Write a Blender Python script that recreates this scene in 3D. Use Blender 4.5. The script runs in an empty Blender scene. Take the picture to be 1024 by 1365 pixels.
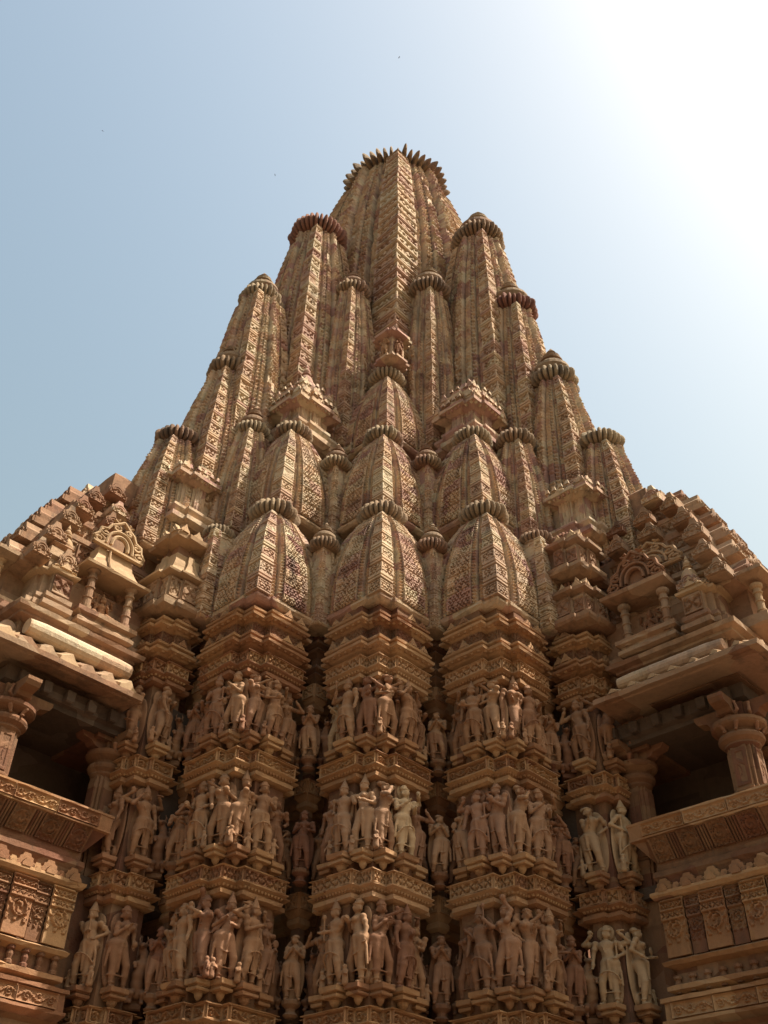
import bpy, math, random
import numpy as np
from mathutils import Matrix
S = bpy.context.scene
COL = S.collection
RNG = random.Random(7)
NR = np.random.RandomState(11)
R2 = math.sqrt(.5)
A2 = np.array([-R2, -R2]); B2 = np.array([R2, -R2])      # plan directions: left-front, right-front

# ------------------------------------------------------------------ camera, sky, sun, exposure
cam_data = bpy.data.cameras.new('camera'); cam = bpy.data.objects.new('camera', cam_data); COL.objects.link(cam)
S.camera = cam
cam_data.sensor_fit = 'VERTICAL'; cam_data.sensor_height = 24.0
cam_data.lens = 24.0 * 1359.0 / 1365.0
cam_data.clip_start = .1; cam_data.clip_end = 6000
cam.matrix_world = Matrix(((0.99926, -0.03656, -0.01222, -0.1748), (-0.03277, -0.63866, -0.76879, -14.2372),
                           (0.0203, 0.76862, -0.63939, 0.0), (0, 0, 0, 1)))
SUN_EL, SUN_AZ = math.radians(56), math.radians(-3)       # azimuth measured from +X (right) towards +Y (away)
sd = np.array([math.cos(SUN_EL)*math.cos(SUN_AZ), math.cos(SUN_EL)*math.sin(SUN_AZ), math.sin(SUN_EL)])
W = bpy.data.worlds.new('World'); S.world = W; W.use_nodes = True
wn = W.node_tree.nodes; sky = wn.new('ShaderNodeTexSky'); sky.sky_type = 'NISHITA'; sky.sun_disc = False
sky.sun_elevation = SUN_EL; sky.sun_rotation = math.atan2(sd[0], sd[1]); sky.altitude = 200
sky.air_density = 3.0; sky.dust_density = 8.0; sky.ozone_density = 2.0
bg = wn['Background']; bg.inputs['Strength'].default_value = .09
W.node_tree.links.new(sky.outputs['Color'], bg.inputs['Color'])
ld = bpy.data.lights.new('sun', 'SUN'); ld.energy = 5.0; ld.angle = math.radians(.53); ld.color = (1, .93, .82)
sun = bpy.data.objects.new('sun', ld); COL.objects.link(sun)
sun.rotation_euler = (math.pi/2 - SUN_EL, 0, math.atan2(sd[0], -sd[1]))
S.view_settings.view_transform = 'Standard'; S.view_settings.look = 'None'
S.view_settings.exposure = 0.92; S.view_settings.gamma = 1.0; S.view_settings.use_curve_mapping = False

# ------------------------------------------------------------------ materials
def stone_mat(name, c_main, c_alt, c_red, stain=.35, bump=.5, alt=.5, red=.35, cell=1.6):
    m = bpy.data.materials.new(name); m.use_nodes = True
    nt = m.node_tree; N = nt.nodes; L = nt.links.new
    bs = N['Principled BSDF']; bs.inputs['Roughness'].default_value = .92
    bs.inputs['Specular IOR Level'].default_value = .12
    geo = N.new('ShaderNodeNewGeometry'); oi = N.new('ShaderNodeObjectInfo')
    def noise(scale, det=4, rough=.6, off=0):
        n = N.new('ShaderNodeTexNoise'); n.inputs['Scale'].default_value = scale; n.inputs['Detail'].default_value = det
        n.inputs['Roughness'].default_value = rough
        ad = N.new('ShaderNodeVectorMath'); ad.operation = 'ADD'; ad.inputs[1].default_value = (off, off*.7, off*1.3)
        L(geo.outputs['Position'], ad.inputs[0]); L(ad.outputs[0], n.inputs['Vector']); return n.outputs['Fac']
    def ramp(x, lo, hi):
        r = N.new('ShaderNodeMapRange'); r.inputs['From Min'].default_value = lo; r.inputs['From Max'].default_value = hi
        L(x, r.inputs['Value']); return r.outputs['Result']
    def mth(op, x, y):
        n = N.new('ShaderNodeMath'); n.operation = op
        for i, v in enumerate((x, y)):
            if isinstance(v, (int, float)): n.inputs[i].default_value = v
            else: L(v, n.inputs[i])
        return n.outputs[0]
    def mix(f, x, y, bt='MIX'):
        n = N.new('ShaderNodeMix'); n.data_type = 'RGBA'; n.blend_type = bt
        if isinstance(f, (int, float)): n.inputs['Factor'].default_value = f
        else: L(f, n.inputs['Factor'])
        for nm, v in (('A', x), ('B', y)):
            if isinstance(v, tuple): n.inputs[nm].default_value = (*v, 1)
            else: L(v, n.inputs[nm])
        # RGBA sockets are index 6, 7 on this node
        for i, v in ((6, x), (7, y)):
            if isinstance(v, tuple): n.inputs[i].default_value = (*v, 1)
            else: L(v, n.inputs[i])
        return n.outputs[2]
    vm = N.new('ShaderNodeVectorMath'); vm.operation = 'MULTIPLY'; vm.inputs[1].default_value = (cell, cell, cell*1.9)
    rt = N.new('ShaderNodeVectorRotate'); rt.rotation_type = 'Z_AXIS'; rt.inputs['Angle'].default_value = math.pi/4
    L(geo.outputs['Position'], rt.inputs['Vector']); L(rt.outputs[0], vm.inputs[0])
    vo = N.new('ShaderNodeTexVoronoi'); vo.inputs['Scale'].default_value = 1.0; vo.inputs['Randomness'].default_value = .75; vo.distance = 'CHEBYCHEV'
    L(vm.outputs[0], vo.inputs['Vector'])
    sep = N.new('ShaderNodeSeparateColor'); L(vo.outputs['Color'], sep.inputs[0])
    rnd = oi.outputs['Random']
    blk = mth('FRACT', mth('ADD', sep.outputs[0], mth('MULTIPLY', rnd, 3.7)), 0)
    blk2 = mth('FRACT', mth('ADD', sep.outputs[1], mth('MULTIPLY', rnd, 7.3)), 0)
    big = noise(.35, 3, .5, 3.1); med = noise(1.7, 5, .6, 9.2); fine = noise(9, 5, .65, 1.3); grit = noise(70, 3, .7, 5)
    f_alt = mth('MULTIPLY', ramp(mth('ADD', mth('MULTIPLY', blk, .45), mth('MULTIPLY', med, .75)), .45, .85), alt*1.6)
    f_red = mth('MULTIPLY', ramp(mth('ADD', mth('MULTIPLY', blk2, .6), mth('MULTIPLY', big, .7)), .62, .98), red*2.0)
    c = mix(mth('MINIMUM', f_alt, 1.0), c_main, c_alt)
    c = mix(mth('MINIMUM', f_red, 1.0), c, c_red)
    c = mix(mth('MULTIPLY', ramp(noise(2.6, 6, .7, 21), .50, .68), stain), c, (.055, .043, .034))
    sv = N.new('ShaderNodeVectorMath'); sv.operation = 'MULTIPLY'; sv.inputs[1].default_value = (3.2, 3.2, .35); L(geo.outputs['Position'], sv.inputs[0])
    sn = N.new('ShaderNodeTexNoise'); sn.inputs['Scale'].default_value = 1.0; sn.inputs['Detail'].default_value = 5; sn.inputs['Roughness'].default_value = .65; L(sv.outputs[0], sn.inputs['Vector'])
    c = mix(mth('MULTIPLY', ramp(sn.outputs['Fac'], .54, .72), stain*1.5), c, (.06, .05, .042))
    c = mix(mth('MULTIPLY', ramp(sep.outputs[2], .90, .92), .5), c, tuple(min(1, x*1.12+.03) for x in c_alt))
    val = mth('ADD', .62, mth('ADD', mth('MULTIPLY', fine, .45), mth('ADD', mth('MULTIPLY', blk, .22), mth('MULTIPLY', grit, .18))))
    hsv = N.new('ShaderNodeHueSaturation'); hsv.inputs['Saturation'].default_value = 1.0
    L(c, hsv.inputs['Color']); L(val, hsv.inputs['Value']); L(hsv.outputs[0], bs.inputs['Base Color'])
    bp = N.new('ShaderNodeBump'); bp.inputs['Strength'].default_value = bump; bp.inputs['Distance'].default_value = .02
    L(mth('ADD', mth('MULTIPLY', noise(22, 5, .7, 2), 1.0), mth('MULTIPLY', grit, .35)), bp.inputs['Height'])
    L(bp.outputs[0], bs.inputs['Normal'])
    return m
BUFF, RED, PALE, LICH = (.51, .35, .225), (.345, .20, .16), (.50, .38, .255), (.42, .345, .235)
M_SPIRE = stone_mat('sandstone_spire', BUFF, LICH, RED, .46, .6, .6, .55, 1.9)
M_STONE = stone_mat('sandstone_course', BUFF, LICH, RED, .42, .7, .6, .40, .9)
M_DARK = stone_mat('shade_dark_stone', (.085, .06, .045), (.10, .07, .05), (.07, .045, .035), .3, .5, .4, .3, 1)  # near-black base colour paints in the shade inside the balconies and on their beams
M_AMAL = stone_mat('sandstone_disc', (.25, .17, .105), (.27, .21, .135), (.19, .09, .065), .5, .5, .6, .3, .5)
M_AMRED = stone_mat('sandstone_red_disc', (.20, .09, .065), (.24, .13, .09), (.17, .07, .05), .4, .5, .5, .4, .5)
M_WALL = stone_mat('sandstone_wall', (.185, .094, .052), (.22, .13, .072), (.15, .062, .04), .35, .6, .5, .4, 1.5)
M_FRZ = stone_mat('sandstone_frieze', (.315, .17, .084), (.37, .23, .12), (.20, .085, .05), .25, .5, .5, .35, .5)
M_STAT = stone_mat('sandstone_statue', (.275, .148, .082), (.315, .19, .108), (.21, .10, .06), .22, .35, .5, .35, .4)
M_STATP = stone_mat('sandstone_pale', (.38, .255, .15), (.42, .30, .18), (.31, .19, .11), .15, .35, .5, .3, .4)
M_STATR = stone_mat('sandstone_red', (.235, .12, .07), (.265, .145, .085), (.185, .08, .05), .22, .35, .5, .4, .4)
M_ROOF = stone_mat('sandstone_roof', (.285, .165, .098), (.33, .23, .145), (.21, .10, .068), .42, .5, .6, .36, .6)
M_GRND = stone_mat('ground_sandstone', (.13, .085, .055), (.12, .09, .06), (.10, .07, .05), .15, .4, .5, .3, .8)

# ------------------------------------------------------------------ mesh helpers
class MB:
    def __init__(s): s.v = []; s.f = []; s.n = 0
    def add(s, v, faces):
        v = np.asarray(v, float).reshape(-1, 3); s.v.append(v)
        for fa in faces:
            fa = np.asarray(fa, np.int64)
            if fa.ndim == 1: fa = fa[None]
            s.f.append(fa + s.n)
        s.n += len(v)
    def mesh(s, name, smooth=False):
        me = bpy.data.meshes.new(name)
        v = np.concatenate(s.v); me.vertices.add(len(v)); me.vertices.foreach_set('co', v.astype(np.float32).ravel())
        idx = np.concatenate([f.ravel() for f in s.f]); tot = np.concatenate([np.full(len(f), f.shape[1]) for f in s.f])
        me.loops.add(len(idx)); me.loops.foreach_set('vertex_index', idx.astype(np.int32))
        me.polygons.add(len(tot)); st = np.concatenate([[0], np.cumsum(tot)[:-1]])
        me.polygons.foreach_set('loop_start', st.astype(np.int32)); me.polygons.foreach_set('loop_total', tot.astype(np.int32))
        me.polygons.foreach_set('use_smooth', np.full(len(tot), smooth))
        me.update(calc_edges=True); me.validate(); return me
def gridq(r, c, wrap=False):
    i = np.arange(r-1)[:, None]; j = np.arange(c if wrap else c-1)[None]
    j2 = (j+1) % c
    return np.stack([i*c+j, i*c+j2, (i+1)*c+j2, (i+1)*c+j], -1).reshape(-1, 4)
def grid(mb, P, wrap=False):
    P = np.asarray(P, float); mb.add(P.reshape(-1, 3), [gridq(P.shape[0], P.shape[1], wrap)])
def offset_poly(poly, d):
    P = np.asarray(poly, float); n = len(P); e = np.roll(P, -1, 0) - P
    e /= np.linalg.norm(e, axis=1)[:, None]; nr = np.stack([e[:, 1], -e[:, 0]], 1)
    pn = np.roll(nr, 1, 0); m = pn + nr; m /= (1 + (pn*nr).sum(1))[:, None]
    return P + m*d
class Fr:
    """plan frame: local (p, q, z) -> world offsets p*e + q*n"""
    def __init__(s, e, n, dz=0.0): s.e = np.asarray(e, float); s.n = np.asarray(n, float); s.dz = dz; s.flip = (s.e[0]*s.n[1]-s.e[1]*s.n[0]) < 0
    def __call__(s, P):
        P = np.asarray(P, float); return np.concatenate([P[..., :1]*s.e + P[..., 1:2]*s.n, P[..., 2:3]+s.dz], -1)
AB = Fr(A2, B2); XY = Fr((1, 0), (0, 1))
def sweep(mb, fr, poly, prof, top=True, bot=True, wear=.004, seg=.13):
    """sweep a moulding profile round a plan outline; long edges are split, slightly uneven and chipped"""
    P0 = np.asarray(poly, float); ln = np.linalg.norm(np.roll(P0, -1, 0)-P0, axis=1)
    m = [max(1, min(30, int(l/seg))) for l in ln]; n = sum(m); rings = []
    e = np.roll(P0, -1, 0)-P0; e /= np.linalg.norm(e, axis=1)[:, None]; nr = np.stack([e[:, 1], -e[:, 0]], 1); nr = np.repeat(nr, m, 0)
    for o, z in prof:
        p = offset_poly(poly, o); q = np.roll(p, -1, 0)
        V = np.concatenate([p[i] + (q[i]-p[i])*(np.arange(m[i])/m[i])[:, None] for i in range(len(p))])
        V = V + NR.normal(0, wear, V.shape) - nr*((NR.random_sample(n) > .95)*NR.random_sample(n)*wear*6)[:, None]
        rings.append(np.concatenate([V, z + NR.normal(0, wear*.7, (n, 1))], 1))
    fs = [gridq(len(prof), n, True)]
    if bot: fs.append(np.arange(n))
    if top: fs.append(np.arange(n)+n*(len(prof)-1))
    mb.add(fr(np.array(rings)), fs)
def box(mb, fr, p0, p1, q0, q1, z0, z1, bev=0.0):
    if p1 < p0: p0, p1 = p1, p0
    if q1 < q0: q0, q1 = q1, q0
    poly = [(p0, q0), (p1, q0), (p1, q1), (p0, q1)]
    b = bev
    prof = [(0, z0), (0, z1)] if not b else [(-b, z0), (0, z0+b), (0, z1-b), (-b, z1)]
    sweep(mb, fr, poly, prof)
def lathe(mb, prof, n=16, c=(0, 0), lobes=0, depth=0.0, z0=0.0):
    th = np.linspace(0, 2*np.pi, n, endpoint=False); rows = []
    lv = 1 + .035*NR.normal(0, 1, max(lobes, 1))[np.floor(((th+math.pi/max(lobes, 1))*max(lobes, 1)/(2*np.pi)) % max(lobes, 1)).astype(int)] if lobes else 1
    for r, z in prof:
        rr = lv*r*(1 - depth + depth*np.abs(np.cos(th*lobes/2))**.6) if lobes else r + 0*th
        rows.append(np.stack([c[0]+rr*np.cos(th), c[1]+rr*np.sin(th), np.full(n, z+z0)], 1))
    V = np.array(rows); mb.add(V, [gridq(len(prof), n, True), np.arange(n), np.arange(n)+n*(len(prof)-1)])
def tube(mb, pts, r, n=6):
    P = np.asarray(pts, float); T = np.gradient(P, axis=0); T /= np.linalg.norm(T, axis=1)[:, None]+1e-9
    up = np.array([0, 0, 1.]) if abs(T[:, 2]).mean() < .8 else np.array([0, 1., 0])
    th = np.linspace(0, 2*np.pi, n, endpoint=False); rows = []
    rr = np.broadcast_to(np.asarray(r, float), (len(P),))
    for p, t, q in zip(P, T, rr):
        u = np.cross(t, up); u /= np.linalg.norm(u)+1e-9; w = np.cross(u, t)
        rows.append(p + q*(np.cos(th)[:, None]*u + np.sin(th)[:, None]*w))
    mb.add(np.array(rows), [gridq(len(P), n, True), np.arange(n), np.arange(n)+n*(len(P)-1)])
def prism(mb, pts, ax_u, ax_v, ax_w, o, depth):
    """outline pts (u, v) in the plane ax_u/ax_v at o, extruded along ax_w"""
    P = np.asarray(pts, float); o = np.asarray(o, float)
    a = o + P[:, :1]*np.asarray(ax_u) + P[:, 1:2]*np.asarray(ax_v); b_ = a + depth*np.asarray(ax_w); n = len(P)
    i = np.arange(n); j = (i+1) % n
    mb.add(np.concatenate([a, b_]), [np.stack([i, j, j+n, i+n], 1), i, i+n])
def sm(x, lo, hi):
    t = np.clip((x-lo)/(hi-lo), 0, 1); return t*t*(3-2*t)
def hsh(i, j, k=0): return np.modf(np.abs(np.sin(i*12.9898 + j*78.233 + k*37.719)*43758.5453))[0]

# ------------------------------------------------------------------ object helpers
def thing(name, label, cat, loc=(0, 0, 0), rz=0, group=None, kind=None):
    o = bpy.data.objects.new(name, None); COL.objects.link(o); o.location = loc; o.rotation_euler = (0, 0, rz)
    o.empty_display_size = .2; o['label'] = label; o['category'] = cat
    if group: o['group'] = group
    if kind: o['kind'] = kind
    return o
def part(name, mesh, mat, parent=None, loc=None, rot=None, scale=None):
    if isinstance(mesh, MB): mesh = mesh.mesh(name)
    if not mesh.materials: mesh.materials.append(mat)
    o = bpy.data.objects.new(name, mesh); COL.objects.link(o)
    if mesh.materials[0] != mat: o.material_slots[0].link = 'OBJECT'; o.material_slots[0].material = mat
    if parent is not None: o.parent = parent
    if loc is not None: o.location = loc
    if rot is not None: o.rotation_euler = rot
    if scale is not None: o.scale = scale
    return o
def W3(fr, p, q, z): v = fr((p, q, z)); return (float(v[0]), float(v[1]), float(v[2]))

# ------------------------------------------------------------------ carved relief patterns (height in 0..1)
def pat_scroll(u, v, w, h):
    """vine scroll: a wave with a volute in every half wave, between raised borders"""
    L_ = h*1.9; A = h*.24; x = u/L_
    y = v - h/2
    d = np.abs(y - A*np.sin(2*np.pi*x)); r = sm(-d, -h*.09, -h*.03)
    for sg in (0, 1):
        k = np.floor(x - (.25 + .5*sg) + .5); cx = (k + .25 + .5*sg)*L_; cy = (-.08 if sg == 0 else .08)*h
        dx = u-cx; dy = y-cy; rr = np.hypot(dx, dy)/(h*.30); th = np.arctan2(dy, dx)
        sp = np.cos(th + rr*9.0*(1 if sg else -1)); r = np.maximum(r, sm(sp, .0, .5)*(rr < 1))
    b = np.maximum(sm(np.abs(y), h*.40, h*.43), sm(np.abs(u-w/2), w/2-h*.10, w/2-h*.07))
    return np.maximum(r*.8, b)
def pat_open(u, v, w, h):
    """openwork of four-petalled flowers"""
    n = max(1, round(w/(h*.85))); L_ = w/n
    x = (u/L_) % 1 - .5; y = v/h - .5
    r = np.hypot(x, y); th = np.arctan2(y, x)
    pet = sm(np.abs(np.cos(2*th)), .35, .75)*sm(-r, -.44, -.38)*sm(r, .04, .10)
    dia = sm(-(np.abs(np.abs(x)+np.abs(y)-.52)), -.09, -.05)
    b = np.maximum(sm(np.abs(y), .36, .40), sm(np.abs(x), .46, .48))
    return np.maximum.reduce([pet*.85, dia*.5, b])
def pat_jali(u, v, cw=.13, ch=.105, seed=0):
    """gavaksha mesh: rows of pierced horseshoes; returns 0 at face, -1 in the pits"""
    row = np.floor(v/ch); x = u/cw + .5*(row % 2); cx = np.floor(x)
    fx = x-cx-.5 + .34*(hsh(cx, row, seed+31)-.5); fy = v/ch-row-.5 + .30*(hsh(cx, row, seed+41)-.5)
    j = hsh(cx, row, seed)
    w1 = 1 + .5*(hsh(cx, row, seed+5)-.5); a = hsh(cx, row, seed+7)*3.1
    r = np.hypot(fx*w1, fy/w1); th = np.arctan2(fy, fx)
    p1 = sm(-r*(1+.22*np.cos(3*th+a)), -(.34+.08*j), -(.23+.07*j))
    p2 = sm(-np.hypot(np.abs(fx)-.45, fy-.40), -.15, -.08)
    return -np.maximum(p1*np.where(hsh(cx, row, seed+3) > .12, .8+.5*hsh(cx, row, seed+4), .1), p2*.6)
def pat_medal(u, v, w, h):
    """round medallion with a curling crescent and foliage in the corners"""
    x = u-w/2; y = v-h/2; R = min(w, h)*.36; r = np.hypot(x, y); th = np.arctan2(y, x)
    ring = sm(-np.abs(r-R), -R*.14, -R*.07); sw = sm(np.cos(th*1.0 + r/R*5.5), .1, .5)*(r < R*.82)
    fol = sm(np.sin(x/R*7.5+np.sin(y/R*5)*1.6)*np.cos(y/R*6.5), .15, .5)*(r > R*1.12)*.7
    b = np.maximum(sm(np.abs(x), w/2*.86, w/2*.9), sm(np.abs(y), h/2*.90, h/2*.94))
    return np.maximum.reduce([ring, sw*.8, fol, b*.9])
def pat_slab(u, v, w, h):
    """tall carved slab: square panel, medallion and a side scroll above a plain foot"""
    top = pat_scroll(u, np.clip(v-.80*h, 0, .16*h), w, .16*h)*(v > .80*h)*(v < .96*h)
    pan = pat_open(u, np.clip(v-.64*h, 0, .13*h), w, .13*h)*(v > .64*h)*(v < .77*h)
    R = w*.30; x = u-w*.5; y = v-.45*h; r = np.hypot(x, y); th = np.arctan2(y, x)
    med = np.maximum(sm(-np.abs(r-R), -R*.16, -R*.08), sm(np.cos(2*th+r/R*5), .1, .5)*(r < R*.8)*.8)
    fol = sm(np.sin(u/w*16+np.sin(v/w*9)*1.5)*np.cos(v/w*11), .2, .5)*(v > .22*h)*(v < .62*h)*(r > R*1.15)*.6
    bars = sm(-np.abs(v-.785*h), -.016*h, -.006*h) + sm(-np.abs(v-.625*h), -.014*h, -.005*h)
    return np.clip(np.maximum.reduce([top, pan, med, fol, bars]), 0, 1)
def pat_teeth(u, v, w, h, n=14):
    return np.abs(((u/w*n) % 1)-.5)*2
def pat_plain(u, v, w, h): return .9 + .1*np.sin(u*23+v*17)

def relief(mb, c00, c10, c01, c11, nrm, fn, depth, res=.02, back=.05):
    """a carved slab between four 3D corners; relief stands along nrm, rim returns backwards"""
    c00, c10, c01, c11, nrm = [np.asarray(x, float) for x in (c00, c10, c01, c11, nrm)]
    w = (np.linalg.norm(c10-c00)+np.linalg.norm(c11-c01))/2; h = (np.linalg.norm(c01-c00)+np.linalg.norm(c11-c10))/2
    nu = max(3, int(w/res)+1); nv = max(3, int(h/res)+1)
    s = np.linspace(0, 1, nu)[None, :, None]; t = np.linspace(0, 1, nv)[:, None, None]
    P = (c00*(1-s)+c10*s)*(1-t) + (c01*(1-s)+c11*s)*t
    H = fn((s*w)[..., 0]+0*t[..., 0], (t*h)[..., 0]+0*s[..., 0], w, h)*depth
    P = P + H[..., None]*nrm
    P = np.concatenate([P[:1]-nrm*back, P, P[-1:]-nrm*back], 0)
    P = np.concatenate([P[:, :1]-nrm*back, P, P[:, -1:]-nrm*back], 1)
    grid(mb, P)

# ------------------------------------------------------------------ W-plan shared by piers, spires, cornices
PIER = [(-1.24, -1.24), (.03, -1.24), (.03, -1.10), (.15, -1.10), (.15, -.27), (0, -.27), (0, 0), (-.27, 0), (-.27, .15),
        (-1.10, .15), (-1.10, .03), (-1.24, .03)]
def wplan(h, k=.36, j=.10):
    """square of half width h whose four corners are notched in W form; front corner points to the viewer"""
    pts = []
    for i in range(4):
        c, s = [(1, 0), (0, 1), (-1, 0), (0, -1)][i]
        for p, q in ((h, h-k-.0), (h-j, h-k), (h-j, h-j), (h-k, h-j), (h-k, h)):
            pts.append((p*c-q*s, p*s+q*c))
    return pts
GABLE = [(-.5, 0), (.5, 0), (.47, .16), (.36, .22), (.30, .48), (.16, .62), (.07, .82), (0, 1), (-.07, .82), (-.16, .62),
         (-.30, .48), (-.36, .22), (-.47, .16)]
_gm = {}
def gable_mesh(w=.2, h=.16, d=.08, out=None):
    out = GABLE if out is None else out; key = (w, h, d, len(out))
    if key not in _gm:
        mb = MB(); prism(mb, np.array(out)*(w, h), (1, 0, 0), (0, 0, 1), (0, 1, 0), (0, 0, 0), d)
        g2 = [(x*.45*w, .18*h+y*.45*h) for x, y in out]
        prism(mb, g2, (1, 0, 0), (0, 0, 1), (0, -1, 0), (0, 0, 0), d*.3)
        for sx in (-1, 1):
            tube(mb, [(sx*w*(.36+.10*math.cos(t)), -d*.1, h*(.12+.10*math.sin(t))) for t in np.linspace(0, 5, 8)], w*.035, 4)
        _gm[key] = mb.mesh('gable')
    return _gm[key]
def face_rot(d): return math.atan2(d[0], -d[1])
def gable(parent, fr, p, q, z, dirv, w=.2, h=.16, d=.08, mat=None):
    """leaf-shaped gable, its front towards plan direction dirv (in frame axes)"""
    wd = fr((dirv[0], dirv[1], 0))
    return part('gable', gable_mesh(w, h, d), mat or M_FRZ, parent, W3(fr, p, q, z), (RNG.uniform(-.05, .05), 0, face_rot(wd)+RNG.uniform(-.08, .08)))

# ------------------------------------------------------------------ spires
def rotp(p, q, i):
    c, s = [(1, 0), (0, 1), (-1, 0), (0, -1)][i]; return p*c-q*s, p*s+q*c
def lotus_disc(R, n, hk=.36, depth=.16, seg=6):
    mb = MB(); ph = np.linspace(-np.pi/2, np.pi/2, 9)
    prof = [(R*.50, -hk*R*1.05)] + [(R*(.70+.30*math.cos(t)), hk*R*math.sin(t)) for t in ph] + [(R*.45, hk*R*1.1), (.02*R, hk*R*1.15)]
    lathe(mb, prof, n*seg, lobes=n, depth=depth); return mb
def kalasha(R):
    mb = MB()
    lathe(mb, [(R*.55, 0), (R*.60, R*.10), (R*.66, R*.30), (R*.62, R*.52), (R*.50, R*.72), (R*.34, R*.88), (R*.26, R*.94), (R*.26, R*1.0), (R*.40, R*1.04), (R*.40, R*1.10),
               (R*.22, R*1.16), (R*.30, R*1.28), (R*.31, R*1.40), (R*.20, R*1.54), (R*.13, R*1.62), (R*.17, R*1.70), (R*.10, R*1.84), (R*.02, R*2.02)], 20); return mb
def spire_class(name, H, h0, h1, pw, courses, pitch, res, nrib, cw, ch, plain=False, seed=0):
    wz = lambda z: h0 - (h0-h1)*np.clip(z/H, 0, 1)**pw
    K = dict(H=H, h0=h0, h1=h1, wz=wz); zc = np.linspace(.10*h0, H, courses+1)
    ok, tk = .95, (.60 if not plain else .45)
    dl = .052*(h0/.8)**.5
    # corner course stones: two facets meeting in the front corner
    def corner(z0, z1, rows, cols, sd):
        v = np.linspace(0, 1, rows)
        lip = .28*sm(v, .67, .70)*sm(-v, -.80, -.78) + .16*sm(v, .87, .89) - .9*sm(v, .615, .635)*sm(-v, -.675, -.66) - .8*sm(v, .80, .82)*sm(-v, -.87, -.855)
        z = z0 + (z1-z0)*(v*.985); w = wz(z)
        s = np.linspace(0, 1, cols); out = []
        for f in (0, 1):
            sv = s if f == 0 else s[::-1]
            U = sv[None]*((ok-tk)*w[:, None]); body = (v < .58)[:, None] & (v > .06)[:, None]
            edge = np.minimum(sv, 1-sv)[None]*np.ones_like(U)
            V = (v*(z1-z0))[:, None]*np.ones_like(U)
            pit = pat_jali(U + sd*.37, V + sd*.11, cw*.95, (z1-z0)*.58/max(2, round((z1-z0)*.58/ch)), sd)*body*sm(edge, .05, .12)
            fr_ = body*(1-sm(edge, .05, .09))*.1 + body*blockn(U+sd, V+sd*.31, 1.0)/dl*2
            h = dl*(lip[:, None] + fr_*.5 + 1.5*pit*eroded(U+sd*1.3, V+sd*.31))
            o = ok*w[:, None] + h; t = tk*w[:, None] + sv[None]*(ok*w+dl*lip - tk*w)[:, None]
            Z = z[:, None]*np.ones_like(U)
            out.append(np.stack([o, t, Z] if f == 0 else [t, o, Z], -1))
        P = np.concatenate(out, 1)
        a = P[:, :1].copy(); a[..., 0] = (.80*w)[:, None]; b = P[:, -1:].copy(); b[..., 1] = (.80*w)[:, None]
        P = np.concatenate([a, P, b], 1)
        t = P[-1:].copy(); t[..., :2] *= .86; b = P[:1].copy(); b[..., :2] *= .88
        return np.concatenate([b, P, t], 0)
    def blockn(U, Z, k=1.0):
        a = np.floor(U/.42+.31*np.floor(Z/.31)); b = np.floor(Z/.31); return (hsh(a, b, seed+9)-.5)*.022*k
    def eroded(U, Z):
        a = np.floor(U/.42+.31*np.floor(Z/.31)); b = np.floor(Z/.31); h = hsh(a, b, seed+17); return np.where(h > .93, .15, .65+.5*h)
    fc = max(8, int((ok-tk)*h0/res)); K['stones'] = []
    for c in range(courses):
        mb = MB(); grid(mb, AB(corner(zc[c], zc[c+1], max(14, int((zc[c+1]-zc[c])/res*1.2)), fc, c+seed))); K['stones'].append(mb.mesh('course_stone'))
    mb = MB()
    zd = np.linspace(zc[0], H, int(courses*1.8)+1)
    for c in range(len(zd)-1): grid(mb, AB(corner(zd[c], zd[c+1], 11, 8, c+seed+50)))
    K['corner'] = mb.mesh('corner_band')
    # face strips on the face with normal p
    def strip(t0, t1, o, fn, r):
        nr = int((H-zc[0])/r)+2; z = np.linspace(zc[0], H, nr); w = wz(z)
        nc = max(5, int(abs(t1-t0)*h0/r)+1); s = np.linspace(0, 1, nc)
        T = (t0+(t1-t0)*s)[None]*w[:, None]; U = s[None]*abs(t1-t0)*h0 + 0*T; Z = z[:, None] + 0*T
        O = o*w[:, None] + fn(U, Z-zc[0], s[None]+0*T)
        P = np.stack([O, T, Z], -1); a = P[:, :1].copy(); a[..., 0] = (.82*w)[:, None]; b = P[:, -1:].copy(); b[..., 0] = (.82*w)[:, None]
        mb = MB(); grid(mb, AB(np.concatenate([a, P, b], 1))); return mb.mesh('ribbed_band')
    saw = lambda U, Z, s: blockn(U+3.3, Z, 1.2) + dl*.95*eroded(U+7, Z)*np.abs(((Z/pitch + .32*np.abs(s-.5)*2) % 1)-.5)*2 - dl*.4
    def saw2(U, Z, s):
        k = np.abs(((Z/(pitch*1.0) + .5*s) % 1)-.5)*2
        return dl*.85*k + dl*.9*pat_jali(U, Z, cw*.8, pitch*2, 4)*sm(np.minimum(s, 1-s), .1, .3)*.6
    K['bands'] = []
    if not plain:
        rs = min(res, pitch/5)
        for sg in (1, -1):
            K['bands'] += [strip(sg*.475, sg*.565, .90, saw, rs), strip(sg*.335, sg*.44, .955, saw2, rs)]
    zl = (zc[1]-zc[0])
    def jal(U, Z, s):
        e = np.minimum(s, 1-s)
        line = sm(-np.abs(((Z/zl) % 1)-.5), -.49, -.46)
        return blockn(U, Z) + 1.7*dl*eroded(U, Z)*pat_jali(U, Z, cw, ch, seed)*sm(e, .03, .07) + .5*dl*np.abs(((Z/pitch) % 1)-.5)*(e < .05) - .6*dl*(1-line)*(1 if H < 4 else .6)
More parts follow.
